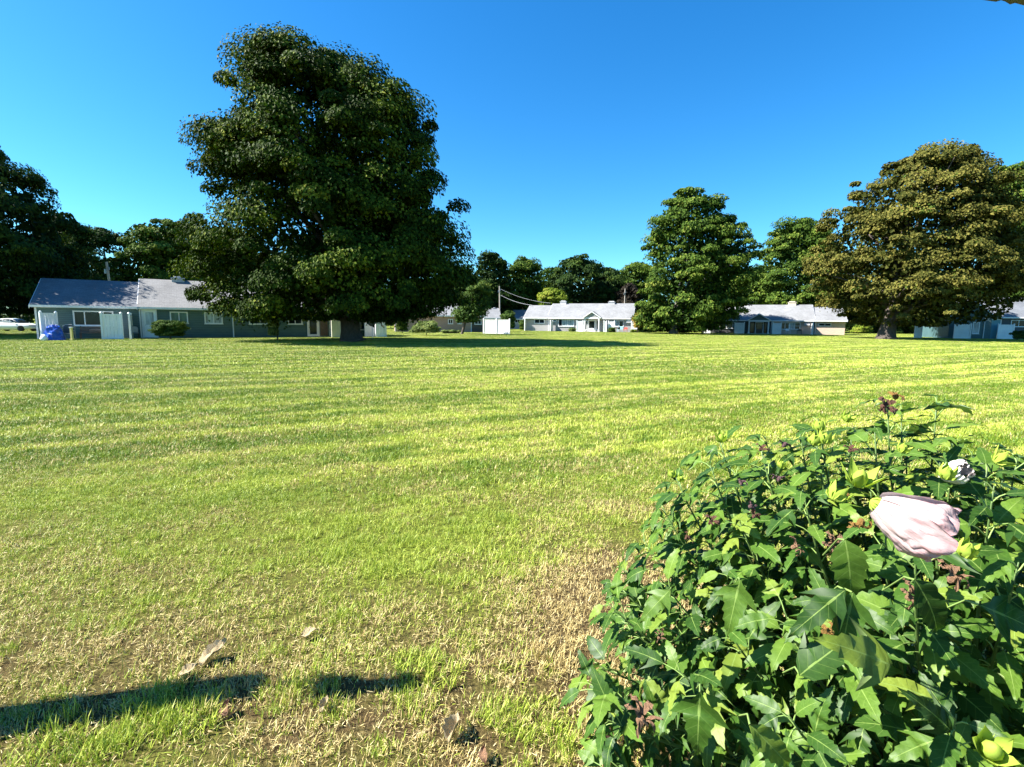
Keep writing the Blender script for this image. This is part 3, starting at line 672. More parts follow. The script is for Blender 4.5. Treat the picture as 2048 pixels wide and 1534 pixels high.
def fence(label, p0, p1, h=1.83, m='white', group='white privacy fences beside the houses', npan=1, arch=False):
    p0, p1 = Vector(p0), Vector(p1); d = p1 - p0; L = math.hypot(d.x, d.y)
    t = empty('privacy_fence', (p0.x, p0.y, 0), math.atan2(d.y, d.x)); tag(t, label, 'fence', group)
    for i in range(npan + 1):
        x = L * i / npan
        po = MB().box(x - .065, x + .065, -.065, .065, 0, h + .06).build('post', M[m], t)
        MB().lathe([(.10, h + .06), (.10, h + .09), (.01, h + .15)], 4, (x, 0, 0)).build('post_cap', M[m], po)
    for i in range(npan):
        a, b = L * i / npan + .066, L * (i + 1) / npan - .066
        pn = MB(); n = max(2, int((b - a) / .2)); wv = (b - a) / n
        for k in range(n): pn.box(a + k * wv + .006, a + (k + 1) * wv - .006, -.018, .018, .08, h - .1)
        pn.build('panel', M[m], t)
        MB().box(a, b, -.035, .035, h - .099, h).build('top_rail', M[m], t)
        MB().box(a, b, -.035, .035, .03, .14).build('bottom_rail', M[m], t)
    return t
def hfence(H, label, xl, xr, off, **k):        # fence parallel to a house front, `off` metres before it
    return fence(label, H.P(H.x(xl, -off), -off), H.P(H.x(xr, -off), -off), **k)
def rfence(H, label, px, o0, o1, **k):         # fence running out from a house front at pixel column px (outer end)
    lx = H.x(px, -o1); return fence(label, H.P(lx, -o0), H.P(lx, -o1), **k)

# --- teal house at the left
A = House('teal_house', 'long low teal sided house with grey shingle roof behind the maple', 72, 35.8, 33)
e1 = A.F(75, 609)[1]; r1 = A.F(101, 560, 4.2)[1]; r2 = A.F(300, 561, 4.2)[1]
xa, xb, xc = A.x(72), A.x(284), A.x(752)
A.seg(xa, xb - .003, 8.4, e1, r1, 'teal', 'roofd', ends=(.2, -.02)); rf = A.seg(xb, xc, 8.4, e1 + .02, r2, 'teal', 'roof', ends=(.2, .2))
A.window(145, 229, 621, 652, split=(.26, .76)); A.window(339, 377, 623, 647, pane='green'); A.window(408, 446, 624, 648, pane='curtain')
A.window(497, 541, 628, 649); A.window(575, 605, 634, 649)
A.door(283, 317, 616, 671, 'door', glassz=(.45, .9), pm='curtain'); A.door(613, 639, 628, 671, 'trim', glassz=(.1, .92))
A.box('dark_recess', 'dwood', 640, 656, 632, 671, -.03, .028)  # thin dark panel on the wall, a recess's shade put in as colour
A.chimney(rf, 343, 368, 555, 4.2); A.pipe(466, 0, e1); A.pipe(281, 0, e1)
A.box('vent', 'white', 676, 688, 627, 634, -.06, .055); A.box('electric_meter', 'slate', 477, 483, 640, 650, -.12, .115)
A.box('window_ledge', 'white', 178, 200, 658, 663, -.3, .29)
A.window(713, 735, 625, 660, cols=1)
lx = A.x(80, -1.9)
fence('white privacy fence panel at the far left corner of the teal house', A.P(A.x(82, -2.2), -2.2), A.P(A.x(113, -1.5), -1.5), h=1.85)
hfence(A, 'white privacy fence panel in front of the picture window', 203, 243, 2.2)
rfence(A, 'narrow white fence panel running back right of the picture window panel', 259, .3, 1.8)
rfence(A, 'cream privacy fence beside the glazed door under the maple', 668, .1, 1.7, m='cream')
fence('cream fence panel left of the maple trunk', A.P(A.x(664, -1.75), -1.75), A.P(A.x(690, -1.75), -1.75), m='cream')
fence('sunlit white fence panel right of the maple trunk', A.P(A.x(752, -1.5), -1.5), A.P(A.x(771, -1.5), -1.5))
fence('white fence panel behind the round dish right of the trunk', A.P(A.x(730, -.5), -.5), A.P(A.x(750, -.5), -.5))

# --- brown brick house behind the small tree
B = House('brown_brick_house', 'low brown brick house half hidden behind the small dark tree', 790, 72, 14)
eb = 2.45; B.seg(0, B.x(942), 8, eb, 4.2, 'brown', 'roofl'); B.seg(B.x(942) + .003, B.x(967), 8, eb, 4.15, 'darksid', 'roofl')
B.window(949, 963, 638, 649); B.window(896, 906, 638, 648); B.window(915, 923, 638, 648)
fence('white two panel privacy fence right of the small dark tree', at(967, 660, 66), at(1019, 660, 65), npan=2, h=1.85)
D_ = House('grey_back_house', 'pale roofed house set back left of the pale grey house', 1000, 118, -6)
D_.seg(0, D_.x(1062), 8, 2.4, 4.4, 'greysid', 'roofl'); D_.window(1030, 1040, 638, 646)
DB = House('white_gabled_house', 'far house with pale roof and white gable behind the brick house', 955, 100, 10)
rd = DB.seg(0, DB.x(1001), 8, 2.4, 4.3, 'greysid', 'roofl'); DB.chimney(rd, 986, 992, 616, 4)

# --- pale grey house in the centre
C = House('pale_grey_house', 'pale grey ranch house with two chimneys and a gabled porch', 1050, 93, -18)
ec = C.F(1052, 634.5)[1]; rc1 = C.F(1053, 612, 4.0)[1]; rc2 = C.F(1100, 608.5, 4.2)[1]
x1 = C.x(1097); x2 = C.x(1263)
C.seg(0, x1 - .003, 8, ec, rc1, 'greysid', 'roofl', ov=.36, ends=(.25, 0)); rf = C.seg(x1, x2, 8.4, ec, rc2, 'greysid', 'roofl', ov=.36, ends=(.25, .25))
C.window(1069, 1089, 638, 647); C.window(1105, 1113, 638.5, 642.5, cols=1); C.window(1117, 1148, 638, 653, pane=('glass', 'curtain', 'curtain'), split=(.22, .6))
C.window(1230, 1247, 641, 654, pane=('curtain', 'glass')); C.chimney(rf, 1121, 1133, 602.5, 4.2); C.chimney(rf, 1217, 1230, 603.5, 4.2)
px0, px1, pz = C.porch(1168, 1199.5, 634.5, 1183, 623.5, 1.3, 'greysid', 'roofl')
C.door(1176, 1191, 640, 662, 'trim', glassz=(.3, .95)); C.window(1168, 1174, 641, 660, cols=1, fm='trim'); C.window(1193, 1198, 641, 660, cols=1)
ac = C.box('air_conditioner', 'trim', 1253, 1262, 640, 645, -.3, .29)
rfence(C, 'sunlit white fence running out between the two parts of the pale house', 1101, .3, 1.9)
rfence(C, 'white fence wing at the left end of the pale house', 1049.5, -.1, .7, h=2.2)
hfence(C, 'white fence panel left of the pale house porch', 1154, 1166, 1.2)
hfence(C, 'white fence post panel right of the pale house porch', 1208, 1213, 1.3)
hfence(C, 'white fence panel left of the curtained window of the pale house', 1217, 1229, 1.0)
hfence(C, 'white fence at the right end of the pale house by the amber sapling', 1263, 1275, .8)
# --- tan brick house at right
E = House('tan_brick_house', 'low house with dark shaded porch and a tan brick wing', 1405, 87.5, -22)
ee = E.F(1600, 640)[1]; re1 = E.F(1560, 611, 4)[1]; re2 = E.F(1660, 615.5, 4)[1]
x1, x2 = E.x(1628), E.x(1691)
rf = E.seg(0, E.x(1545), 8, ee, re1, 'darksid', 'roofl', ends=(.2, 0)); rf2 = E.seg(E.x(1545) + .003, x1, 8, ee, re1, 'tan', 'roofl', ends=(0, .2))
E.seg(x1 + .2, x2, 8, ee - .02, re2, 'tan', 'roofl', ends=(-.02, .2))
E.window(1562, 1578, 645, 659, fm='white'); E.window(1579, 1600, 645, 659, fm='white', pane=('curtain', 'glass'), rows=2)
E.window(1637, 1662, 646, 652.5); E.box('air_conditioner', 'chim', 1609, 1620, 645, 651, -.3, .29); E.chimney(rf2, 1577, 1592, 604, 4, 'chimt')
E.window(1440, 1466, 643, 657)
E.porch(1497, 1540, 640, 1518, 628, 1.3, 'teal', 'roofl'); E.door(1511, 1526, 644, 669, 'dwood', glassz=(.4, .95)); E.window(1500, 1508, 645, 667, cols=1, fm='dwood'); E.window(1529, 1537, 645, 667, cols=1, fm='dwood')
E.pipe(1543, 0, ee)
for (a, b, o_, lb) in ((1410, 1421, 1.3, 'shaded white fence panel under the tall mid green tree'), (1470, 1489, 1.3, 'dappled white fence panel left of the dark porch'), (1546, 1563, 1.2, 'white fence panel right of the dark porch')):
    hfence(E, lb, a, b, o_)
rfence(E, 'sunlit white fence edge between the tan brick house and its wing', 1627, .1, 1.6)
# --- white house seen through the gap below the tall tree
G_ = House('white_far_house', 'white walled far house glimpsed under the tall mid green tree', 1325, 112, -5)
G_.seg(0, G_.x(1400), 8, 2.5, 4.0, 'white', 'roofl')
# --- shaded house at far right
K = House('shaded_gable_house', 'dark shaded house with a front gable at the right edge', 1892, 66, -14)
ek = K.F(1985, 633)[1]; rk = K.F(2040, 597, 4.2)[1]
xk0, xk1, xk2 = 0, K.x(1975), K.x(2250)
K.seg(xk1 + .003, xk2, 8.4, ek, rk, 'slate', 'roofd', ends=(-.05, .2))
xm = (xk0 + xk1) / 2; zg = ek + 1.9
MB().prism([(xk0, 0), (xk1, 0), (xk1, ek), (xm, zg), (xk0, ek)], 'y', -.8, 6).build('wall', M['teal'], K.root)
MB().prism([(xk0 - .3, ek - .15), (xm, zg), (xk1 + .3, ek - .15), (xk1 + .3, ek - .02), (xm, zg + .14), (xk0 - .3, ek - .02)], 'y', -1.1, 4).build('roof', M['roofd'], K.root)
for e in (xk0 - .3, xk1 + .3): MB().prism([(e, ek - .2), (xm, zg - .05), (xm, zg + .1), (e, ek - .05)], 'y', -1.16, -1.103).build('rake_board', M['trim'], K.root)
K.door(1978, 1998, 638, 677, 'tealdoor', glassz=(0, 0)); K.pipe(1969, -.8, ek); K.window(2022, 2052, 640, 654); K.window(1946, 1957, 644, 668, cols=1, pane='curtain', off=-.8)
hfence(K, 'shaded white fence panel right of the teal door', 1998, 2029, 1.0)
hfence(K, 'dappled white fence panel below the front gable', 1911, 1943, 2.2)
hfence(K, 'single white fence post panel just right of the bronze tree trunk', 1832, 1845, 2.0)

# ------------------------------------------------------------------ poles, wires, small things by the houses
GP = 'grey wooden utility poles'
def pole(label, px, D, ytop, r_=.14, lean=0.0):
    b = at(px, 640, D); z = at(px, ytop, D).z; t = empty('utility_pole', (b.x, D, 0)); tag(t, label, 'pole', GP)
    MB().tube([(0, 0, -.2), (lean * .5, 0, z / 2), (lean, 0, z)], [r_, r_ * .9, r_ * .75], 8).build('mast', M['wood'], t)
    MB().lathe([(.06, z - .9), (.06, z - .6), (.03, z - .58)], 8, (lean + r_ + .05, 0, 0)).build('insulator', M['steel'], t)
    MB().box(lean - r_ - .12, lean - r_ + .02, -.1, .1, z - 1.3, z - .8).build('bracket', M['steel'], t)
    return Vector((b.x + lean, D, z))
pole('grey pole leaning slightly above the teal house ridge', 230, 58, 524, .16, -.4)
q = pole('tall grey pole left of the pale house roof', 1000, 104, 572, .16, -.15)
pole('thin grey pole rising behind the right chimney of the pale house', 1248, 106, 577, .12)
def wire(label, a, b, sag, r_=.025):
    pts = [a.lerp(b, i / 10) - Vector((0, 0, sag * 4 * (i / 10) * (1 - i / 10))) for i in range(11)]
    tag(MB().tube(pts, r_, 5).build('utility_wire', M['steel']), label, 'wire', 'overhead wires')
wire('pale overhead wire dropping from the pole to the pale house roof', q + Vector((0.2, 0, -1.8)), C.P(.3, 3.5, rc1 + .15), .35, .035)
wire('second thin wire from the pole to the taller roof of the pale house', q + Vector((0.2, 0, -.6)), C.P(C.x(1100, 4), 4.0, rc2 + .2), .5)
sd = at(744, 640, 44.0); t = empty('satellite_dish', (sd.x, 44, 0)); tag(t, 'round grey satellite dish on a white post right of the maple trunk', 'dish')
zc = at(744, 644, 44).z
MB().tube([(0, 0, 0), (0, 0, zc)], .04, 8).build('post', M['white'], t); MB().lathe([(.02, .10), (.25, .05), (.38, -.04), (.36, -.05), (.22, .03), (.02, .07)], 16, (0, -.12, zc), 'y').build('dish', M['steel'], t); MB().tube([(0, -.1, zc - .3), (.0, -.55, zc - .05)], .02, 5).build('arm', M['steel'], t)
# blue tarp heap
tb = at(98, 677, 33.6); tb.z = 0; mb = MB(); nu, nv = 16, 10
for j in range(nv + 1):
    for i in range(nu):
        a = 2 * math.pi * i / nu; f = j / nv; h = 1.0 * (1 - f ** 2.2); rr = .12 + .5 * f ** .8 + .05 * math.sin(a * 5 + j) + .03 * math.sin(a * 11 + 2 * j)
        mb.v.append((rr * math.cos(a) * 1.05, rr * math.sin(a) * .75, max(0, h + .06 * math.sin(a * 4 + j * 1.7) * (j < nv))))
mb.f = [(j * nu + i, j * nu + (i + 1) % nu, (j + 1) * nu + (i + 1) % nu, (j + 1) * nu + i) for j in range(nv) for i in range(nu)] + [tuple(range(nu))]
o = mb.build('tarp_cover', M['tarp']); o.location = (tb.x, tb.y + .4, 0); tag(o, 'bright blue tarpaulin heaped over something by the left fence', 'tarp')
mb = MB().lathe([(.04, 0), (.16, .03), (.2, .15), (.13, .32), (.05, .42)], 9); o = mb.build('white_bag', M['sack'], smooth=True); o.location = (tb.x + .05, tb.y - .42, 0); o.scale = (1.3, .8, 1); tag(o, 'small white bag lying against the blue tarpaulin', 'bag')
def chair(name, label, p, rz, fm, sm, w=.5, back=.95, round_=False, group=None):
    t = empty(name, p, rz); tag(t, label, 'chair', group)
    MB().box(-w / 2, w / 2, -.22, .22, .42, .46).build('seat', M[sm], t)
    bk = MB()
    if round_: bk.prism([(-w / 2, .5), (w / 2, .5), (w / 2, back - .1), (w * .3, back), (-w * .3, back), (-w / 2, back - .1)], 'y', .2, .235)
    else: bk.box(-w / 2, w / 2, .2, .235, .6, back)
    bk.build('backrest', M[sm], t)
    for sx in (-1, 1):
        MB().tube([(sx * w / 2, -.24, 0), (sx * w / 2, -.2, .44)], .018, 6).build('leg', M[fm], t)
        MB().tube([(sx * w / 2, .3, 0), (sx * w / 2, .22, .44), (sx * w / 2, .24, back)], .018, 6).build('leg', M[fm], t)
        MB().tube([(sx * w / 2, -.22, .44), (sx * (w / 2 + .02), -.22, .66), (sx * w / 2, .22, .66)], .02, 6).build('armrest', M[fm], t)
    MB().tube([(-w / 2, .24, back - .08), (-w * .3, .24, back + .04), (w * .3, .24, back + .04), (w / 2, .24, back - .08)], .02, 6).build('back_frame', M[fm], t)
    return t
GC = 'garden chairs by the houses'
p = at(128, 676, 34.2); p.z = 0; chair('patio_chair', 'grey metal patio chair beside the blue tarpaulin', (p.x, p.y + .3, 0), R(15), 'steel', 'slate', .66, 1.02, True, GC)
p = at(139, 677, 33.8); p.z = 0; t = empty('yellow_post', (p.x, p.y + .2, 0)); tag(t, 'short yellow painted post beside the patio chair', 'post'); MB().box(-.06, .06, -.06, .06, 0, .86).build('shaft', M['yellow'], t); MB().box(-.085, .085, -.085, .085, .863, .92).build('cap', M['trim'], t); MB().box(-.1, .1, -.1, .1, 0, .12).build('foot', M['yellow'], t)
p = A.P(A.x(268, -.6), -.6); chair('folding_chair', 'black framed folding chair with grey back by the narrow fence panel', p, A.a + R(8), 'black', 'chim', .46, .92, True, GC)
p = A.P(A.x(184, -.7), -.7); t = empty('garden_bench', p, A.a); tag(t, 'dark low bench under the picture window of the teal house', 'bench')
MB().box(-.75, .75, -.25, .25, .42, .48).build('seat', M['dwood'], t)
for k in range(3): MB().box(-.75, .75, .22, .25, .55 + k * .13, .64 + k * .13).build('back_slat', M['dwood'], t)
for sx in (-.7, .7): MB().box(sx - .03, sx + .03, -.24, -.18, 0, .418).build('leg', M['dwood'], t); MB().box(sx - .03, sx + .03, .252, .3, 0, .95).build('leg', M['dwood'], t)
p = C.P(C.x(1241, -1.2), -1.2); chair('pale_blue_chair', 'pale blue plastic chair below the curtained window of the pale house', p, C.a, 'cyan', 'cyan', .9, .95, False, GC)
p = C.P(C.x(1251, -1.4), -1.4); chair('red_chair', 'red plastic chair right of the pale blue one', p, C.a - .3, 'red', 'red', .6, .8, False, GC)
p = E.P(E.x(1577, -1.2), -1.2); chair('white_chair', 'white garden chair in front of the tan brick house windows', p, E.a + .3, 'white', 'white', .6, .9, False, GC)
p = E.P(E.x(1600, -1.1), -1.1); chair('dark_chair', 'dark garden chair right of the white one at the tan brick house', p, E.a - .2, 'black', 'dwood', .6, .85, False, GC)
p = C.P(C.x(1238, -2.0), -2.0); t = empty('kettle_grill', p); tag(t, 'black kettle grill in front of the pale blue chair', 'grill')
MB().lathe([(.05, .5), (.24, .62), (.27, .75), (.24, .88), (.05, 1.0)], 12).build('bowl', M['black'], t, True)
for k in range(3): MB().tube([(.1 * math.cos(k * 2.1), .1 * math.sin(k * 2.1), .55), (.3 * math.cos(k * 2.1), .3 * math.sin(k * 2.1), 0)], .015, 5).build('leg', M['steel'], t)

# --- road and parked car at the left edge
car_p = at(27, 650, 56); Yc = 56.0
strip('road', [(-120, 52), (-36.5, 60), (-36.5, 66), (-120, 58)], M['asphalt'], .010)
strip('pavement', [(-120, 49.5), (-36.5, 57.3), (-36.5, 58.8), (-120, 51)], M['concrete'], .014)
strip('garden_path', [(-11.5, 51), (-8.2, 51), (-9.5, 75), (-14, 75)], M['concrete'], .004)
strip('walkway', [(55.5, 74), (75, 69), (75, 70.6), (55.5, 75.6)], M['concrete'], .006)
t = empty('parked_car', (car_p.x, Yc, 0), R(6)); tag(t, 'white saloon car parked on the road at the far left', 'car')
def loft(secs): # sections: (x, halfwidth_low, halfwidth_high, z_low, z_high)
    mb = MB()
    for (x, wl, wh, zl, zh) in secs:
        mb.v += [(x, -wl * .92, zl), (x, -wl, zl + (zh - zl) * .35), (x, -wh, zh - .03), (x, -wh * .8, zh), (x, wh * .8, zh), (x, wh, zh - .03), (x, wl, zl + (zh - zl) * .35), (x, wl * .92, zl)]
    n = 8
    for i in range(len(secs) - 1):
        for k in range(n): a = i * n + k; b = i * n + (k + 1) % n; mb.f.append((a, b, b + n, a + n))
    mb.f += [tuple(range(n))[::-1], tuple(range((len(secs) - 1) * n, len(secs) * n))]
    return mb
bd = loft([(-2.3, .7, .6, .38, .8), (-2.2, .85, .78, .28, .95), (-1.5, .89, .84, .22, 1.0), (-.5, .9, .86, .2, .95), (.7, .9, .86, .2, .93), (1.4, .89, .8, .22, .88), (2.1, .84, .7, .28, .76), (2.32, .7, .55, .36, .62)]).build('body', M['carpaint'], t, True)
loft([(-1.75, .72, .66, .9, .96), (-1.0, .74, .60, .9, 1.36), (-.2, .75, .6, .9, 1.43), (.35, .75, .6, .9, 1.38), (1.15, .74, .66, .86, .92)]).build('cabin', M['carpaint'], bd, True)
for sy in (-1, 1):
    for pts in ([(-1.3, .97), (-.55, .97), (-.55, 1.33), (-.92, 1.3)], [(-.48, .97), (.2, .97), (.15, 1.34), (-.48, 1.35)], [(.27, .97), (.95, .95), (.4, 1.3), (.22, 1.32)]):
        MB().add([(x, sy * (.765 - (z - .95) * .28), z) for x, z in pts] + [(x, sy * (.70 - (z - .95) * .28), z) for x, z in pts], [(0, 1, 2, 3), (7, 6, 5, 4), (0, 1, 5, 4), (1, 2, 6, 5), (2, 3, 7, 6), (3, 0, 4, 7)]).build('window', M['glass'], t)
MB().add([(1.13, -.66, .95), (1.13, .66, .95), (.42, .56, 1.385), (.42, -.56, 1.385), (1.1, -.6, .9), (1.1, .6, .9), (.4, .5, 1.3), (.4, -.5, 1.3)], [(0, 1, 2, 3), (4, 7, 6, 5), (0, 1, 5, 4), (1, 2, 6, 5), (2, 3, 7, 6), (3, 0, 4, 7)]).build('windscreen', M['glass'], t)
for x in (-1.38, 1.38):
    for sy in (-1, 1):
        wv = MB().lathe([(.2, -.1), (.31, -.1), (.33, -.06), (.33, .06), (.31, .1), (.2, .1)], 18, (x, sy * .82, .33), 'y').build('wheel', M['rubber'], t)
        MB().lathe([(.02, .1), (.19, .09), (.205, .112), (.205, -.112), (.19, -.09), (.02, -.1)], 12, (x, sy * .82, .33), 'y').build('rim', M['steel'], wv)
for sy in (-1, 1): MB().box(2.12, 2.25, sy * .62 - .14, sy * .62 + .14, .58, .7).build('headlight', M['curtain'], t); MB().box(-2.3, -2.2, sy * .62 - .12, sy * .62 + .12, .68, .84).build('tail_light', M['red'], t); MB().box(.75, .9, sy * .95 - .08, sy * .95 + .08, .93, 1.03).build('mirror', M['carpaint'], t)
from mathutils import noise as mnoise

# ------------------------------------------------------------------ hibiscus shrub in the foreground
HB = Vector((1.49, 1.55, 0)); HR = (1.22, 1.02, 1.27)
def on_dome(px, py, k=1.0):                    # first hit of a pixel ray with the shrub's dome
    d = ray(px, py); e = Vector((HR[0] * k, HR[1] * k, HR[2] * k))
    o_ = Vector(((CO.x - HB.x) / e.x, (CO.y - HB.y) / e.y, (CO.z - 0.0) / e.z)); dd = Vector((d.x / e.x, d.y / e.y, d.z / e.z))
    a, b, c = dd.dot(dd), 2 * o_.dot(dd), o_.dot(o_) - 1; q = b * b - 4 * a * c
    t_ = (-b - math.sqrt(q)) / (2 * a) if q > 0 else -b / (2 * a)
    return CO + d * t_
def hib_leaf_mat():
    m, t, b = newmat('hibiscus_leaf')
    uv = N(t, 'ShaderNodeUVMap'); s_ = N(t, 'ShaderNodeSeparateXYZ'); t.links.new(uv.outputs[0], s_.inputs[0])
    u = math_(t, 'ABSOLUTE', math_(t, 'SUBTRACT', math_(t, 'MULTIPLY', s_.outputs['X'], 2), 1)); v = s_.outputs['Y']
    mid = math_(t, 'LESS_THAN', u, 0.045)
    fr = math_(t, 'FRACT', math_(t, 'MULTIPLY', math_(t, 'SUBTRACT', v, math_(t, 'MULTIPLY', u, 0.13)), 7.0))
    side = math_(t, 'LESS_THAN', fr, 0.07)
    vein = math_(t, 'MAXIMUM', mid, math_(t, 'MULTIPLY', side, 0.28))
    oi = N(t, 'ShaderNodeObjectInfo').outputs['Random']; at_ = N(t, 'ShaderNodeAttribute', attribute_name='tint').outputs['Fac']
    rn = math_(t, 'FRACT', math_(t, 'ADD', oi, at_))
    n = noise(t, coord(t), 22, 4)
    base = ramp(t, rn, [(0.0, (0.018, 0.052, 0.008)), (0.5, (0.044, 0.100, 0.013)), (0.85, (0.092, 0.165, 0.021)), (1.0, (0.16, 0.21, 0.03))])
    base = mixc(t, 1.0, base, ramp(t, n, [(0.3, (0.8, 0.82, 0.8)), (0.7, (1.15, 1.12, 1.1))]), 'MULTIPLY')
    geo = N(t, 'ShaderNodeNewGeometry').outputs['Backfacing']
    base = mixc(t, math_(t, 'MULTIPLY', geo, 0.5), base, (0.16, 0.24, 0.11))
    c = mixc(t, math_(t, 'MULTIPLY', vein, 0.7), base, (0.20, 0.29, 0.07))
    t.links.new(c, b.inputs['Base Color']); b.inputs['Roughness'].default_value = 0.47; b.inputs['Specular IOR Level'].default_value = 0.24
    bump(t, math_(t, 'ADD', math_(t, 'MULTIPLY', vein, -0.6), math_(t, 'MULTIPLY', fr, 0.5)), 0.5, 0.004, b)
    tr = N(t, 'ShaderNodeBsdfTranslucent'); ms = N(t, 'ShaderNodeMixShader'); ms.inputs[0].default_value = 0.22
    t.links.new(mixc(t, 1.0, c, (1.3, 1.5, 0.5), 'MULTIPLY'), tr.inputs['Color'])
    t.links.new(b.outputs[0], ms.inputs[1]); t.links.new(tr.outputs[0], ms.inputs[2]); t.links.new(ms.outputs[0], t.nodes['Material Output'].inputs['Surface'])
    return m
MH = hib_leaf_mat()
MSTEM = plain('green_stem', (0.07, 0.12, 0.03), 0.5, 0.25, 12); MPET = plain('petiole_green', (0.20, 0.30, 0.08), 0.5, 0.2, 12)
MBUD = leafmat('pale_bud', [(0, (0.30, 0.40, 0.06)), (1, (0.44, 0.50, 0.10))], 0.25)
MWITH = plain('withered_brown', (0.17, 0.075, 0.045), 0.8, 0.5, 40, bmp=0.8); MWITHG = plain('withered_gold', (0.36, 0.19, 0.04), 0.75, 0.5, 40, bmp=0.8)
MWITHP = plain('withered_mauve', (0.16, 0.085, 0.09), 0.8, 0.4, 40, bmp=0.8)
MDRY = plain('dry_leaf', (0.36, 0.20, 0.11), 0.8, 0.4, 30, bmp=0.8); MDRYT = plain('dry_tan_leaf', (0.62, 0.49, 0.28), 0.8, 0.2, 30, bmp=0.8)

def leaf_shape(kind, sd):
    """blade along +X, face +Z, unit length: midrib vertices and toothed edge vertices each side"""
    rr = random.Random(sd); n = 13; V = []; F = []; UV = []
    droop = rr.uniform(.15, .62); fold = rr.uniform(.15, .48); wmax = rr.uniform(.175, .215)
    def mid(t_):
        t_ = max(0.0, t_); return Vector((t_ * (1 - .25 * droop * t_), 0, -droop * t_ ** 1.8))
    for i in range(n + 1):
        t_ = i / n; m_ = mid(t_); V.append(m_); UV.append((.5, t_))
        for sg in (-1, 1):
            w_ = wmax * (max(0, math.sin(math.pi * min(1, t_ ** .62))) ** .85) * (1 + (.13 if i % 2 else -.07)) if 0 < i < n else (0.015 if i == 0 else 0.0)
            dt = .03 if i % 2 else -.01
            if kind == 'lobed' and 0 < i < n:
                w_ = wmax * .86 * (max(0, math.sin(math.pi * min(1, t_ ** .7))) ** .9) * (1 + (.12 if i % 2 else -.08))
                if i in (2, 3, 4): w_ = wmax * (1.15, 1.95, 1.0)[i - 2]; dt = (.03, .20, .02)[i - 2]
            if kind == 'half' and sg > 0 and i in (2, 3, 4): w_ = wmax * (1.1, 1.85, 1.0)[i - 2]; dt = (.03, .19, .02)[i - 2]
            e = mid(min(1, t_ + dt)); e.y = sg * w_; e.z += fold * w_ + rr.uniform(-.035, .035) - .9 * max(0, w_ - wmax * .7)
            V.append(e); UV.append((.5 + .5 * sg, t_))
    for i in range(n):
        a = i * 3; b = a + 3
        F += [(a, a + 1, b + 1, b), (a, b, b + 2, a + 2)]
    return V, F, UV
LEAVES = []
for i, kd in enumerate(('plain', 'lobed', 'half', 'lobed', 'plain', 'half', 'lobed', 'half', 'lobed')):
    V, F, UV = leaf_shape(kd, 40 + i); me = bpy.data.meshes.new('leaf'); me.from_pydata([tuple(v) for v in V], [], F); me.materials.append(MH)
    ul = me.uv_layers.new(name='UVMap')
    for l in me.loops: ul.data[l.index].uv = UV[l.vertex_index]
    me.polygons.foreach_set('use_smooth', [True] * len(me.polygons)); LEAVES.append((me, V, F, UV))
HIB = empty('hibiscus_shrub', HB); tag(HIB, 'leafy green hibiscus shrub with one drooping pale pink flower in the right foreground', 'shrub')

def bezier(a, b, c, n): return [a * (1 - t_) ** 2 + b * 2 * t_ * (1 - t_) + c * t_ * t_ for t_ in [i / n for i in range(n + 1)]]
stems = []; rs = random.Random(5)
tips = []
tries = 0
while len(tips) < 130 and tries < 15000:        # stem tips spread over the dome
    tries += 1
    th = rs.uniform(0, 2 * math.pi); z = rs.uniform(.10, 1.0); r_ = math.sqrt(max(0, 1 - z * z)) * rs.uniform(.80, 1.05)
    p = Vector((HR[0] * r_ * math.cos(th), HR[1] * r_ * math.sin(th), HR[2] * z * rs.uniform(.84, 1.04)))
    if p.y > .5 and z < .55: continue
    if all((p - q).length > .165 for q in tips): tips.append(p)
lf = []                                       # (matrix, mesh index, score)
petm = MB()
def add_leaf(p, dirn, up, L, mi):
    x_ = dirn.normalized(); z_ = (up - x_ * up.dot(x_)).normalized(); y_ = z_.cross(x_)
    mt = Matrix((x_, y_, z_)).transposed().to_4x4(); mt = Matrix.Translation(p) @ mt @ Matrix.Diagonal((L, L * rs.uniform(.85, 1.15), L, 1))
    wp = p + HB + x_ * L * .5; sx, sy, sz = proj(wp)
    inside = -80 < sx < 2130 and 700 < sy < 1620 and sz > .1
    rd = math.sqrt((p.x / HR[0]) ** 2 + (p.y / HR[1]) ** 2 + (p.z / HR[2]) ** 2)
    lf.append((mt, mi, (L / max(sz, .2)) * rd ** 3 * (1 if inside else .05)))
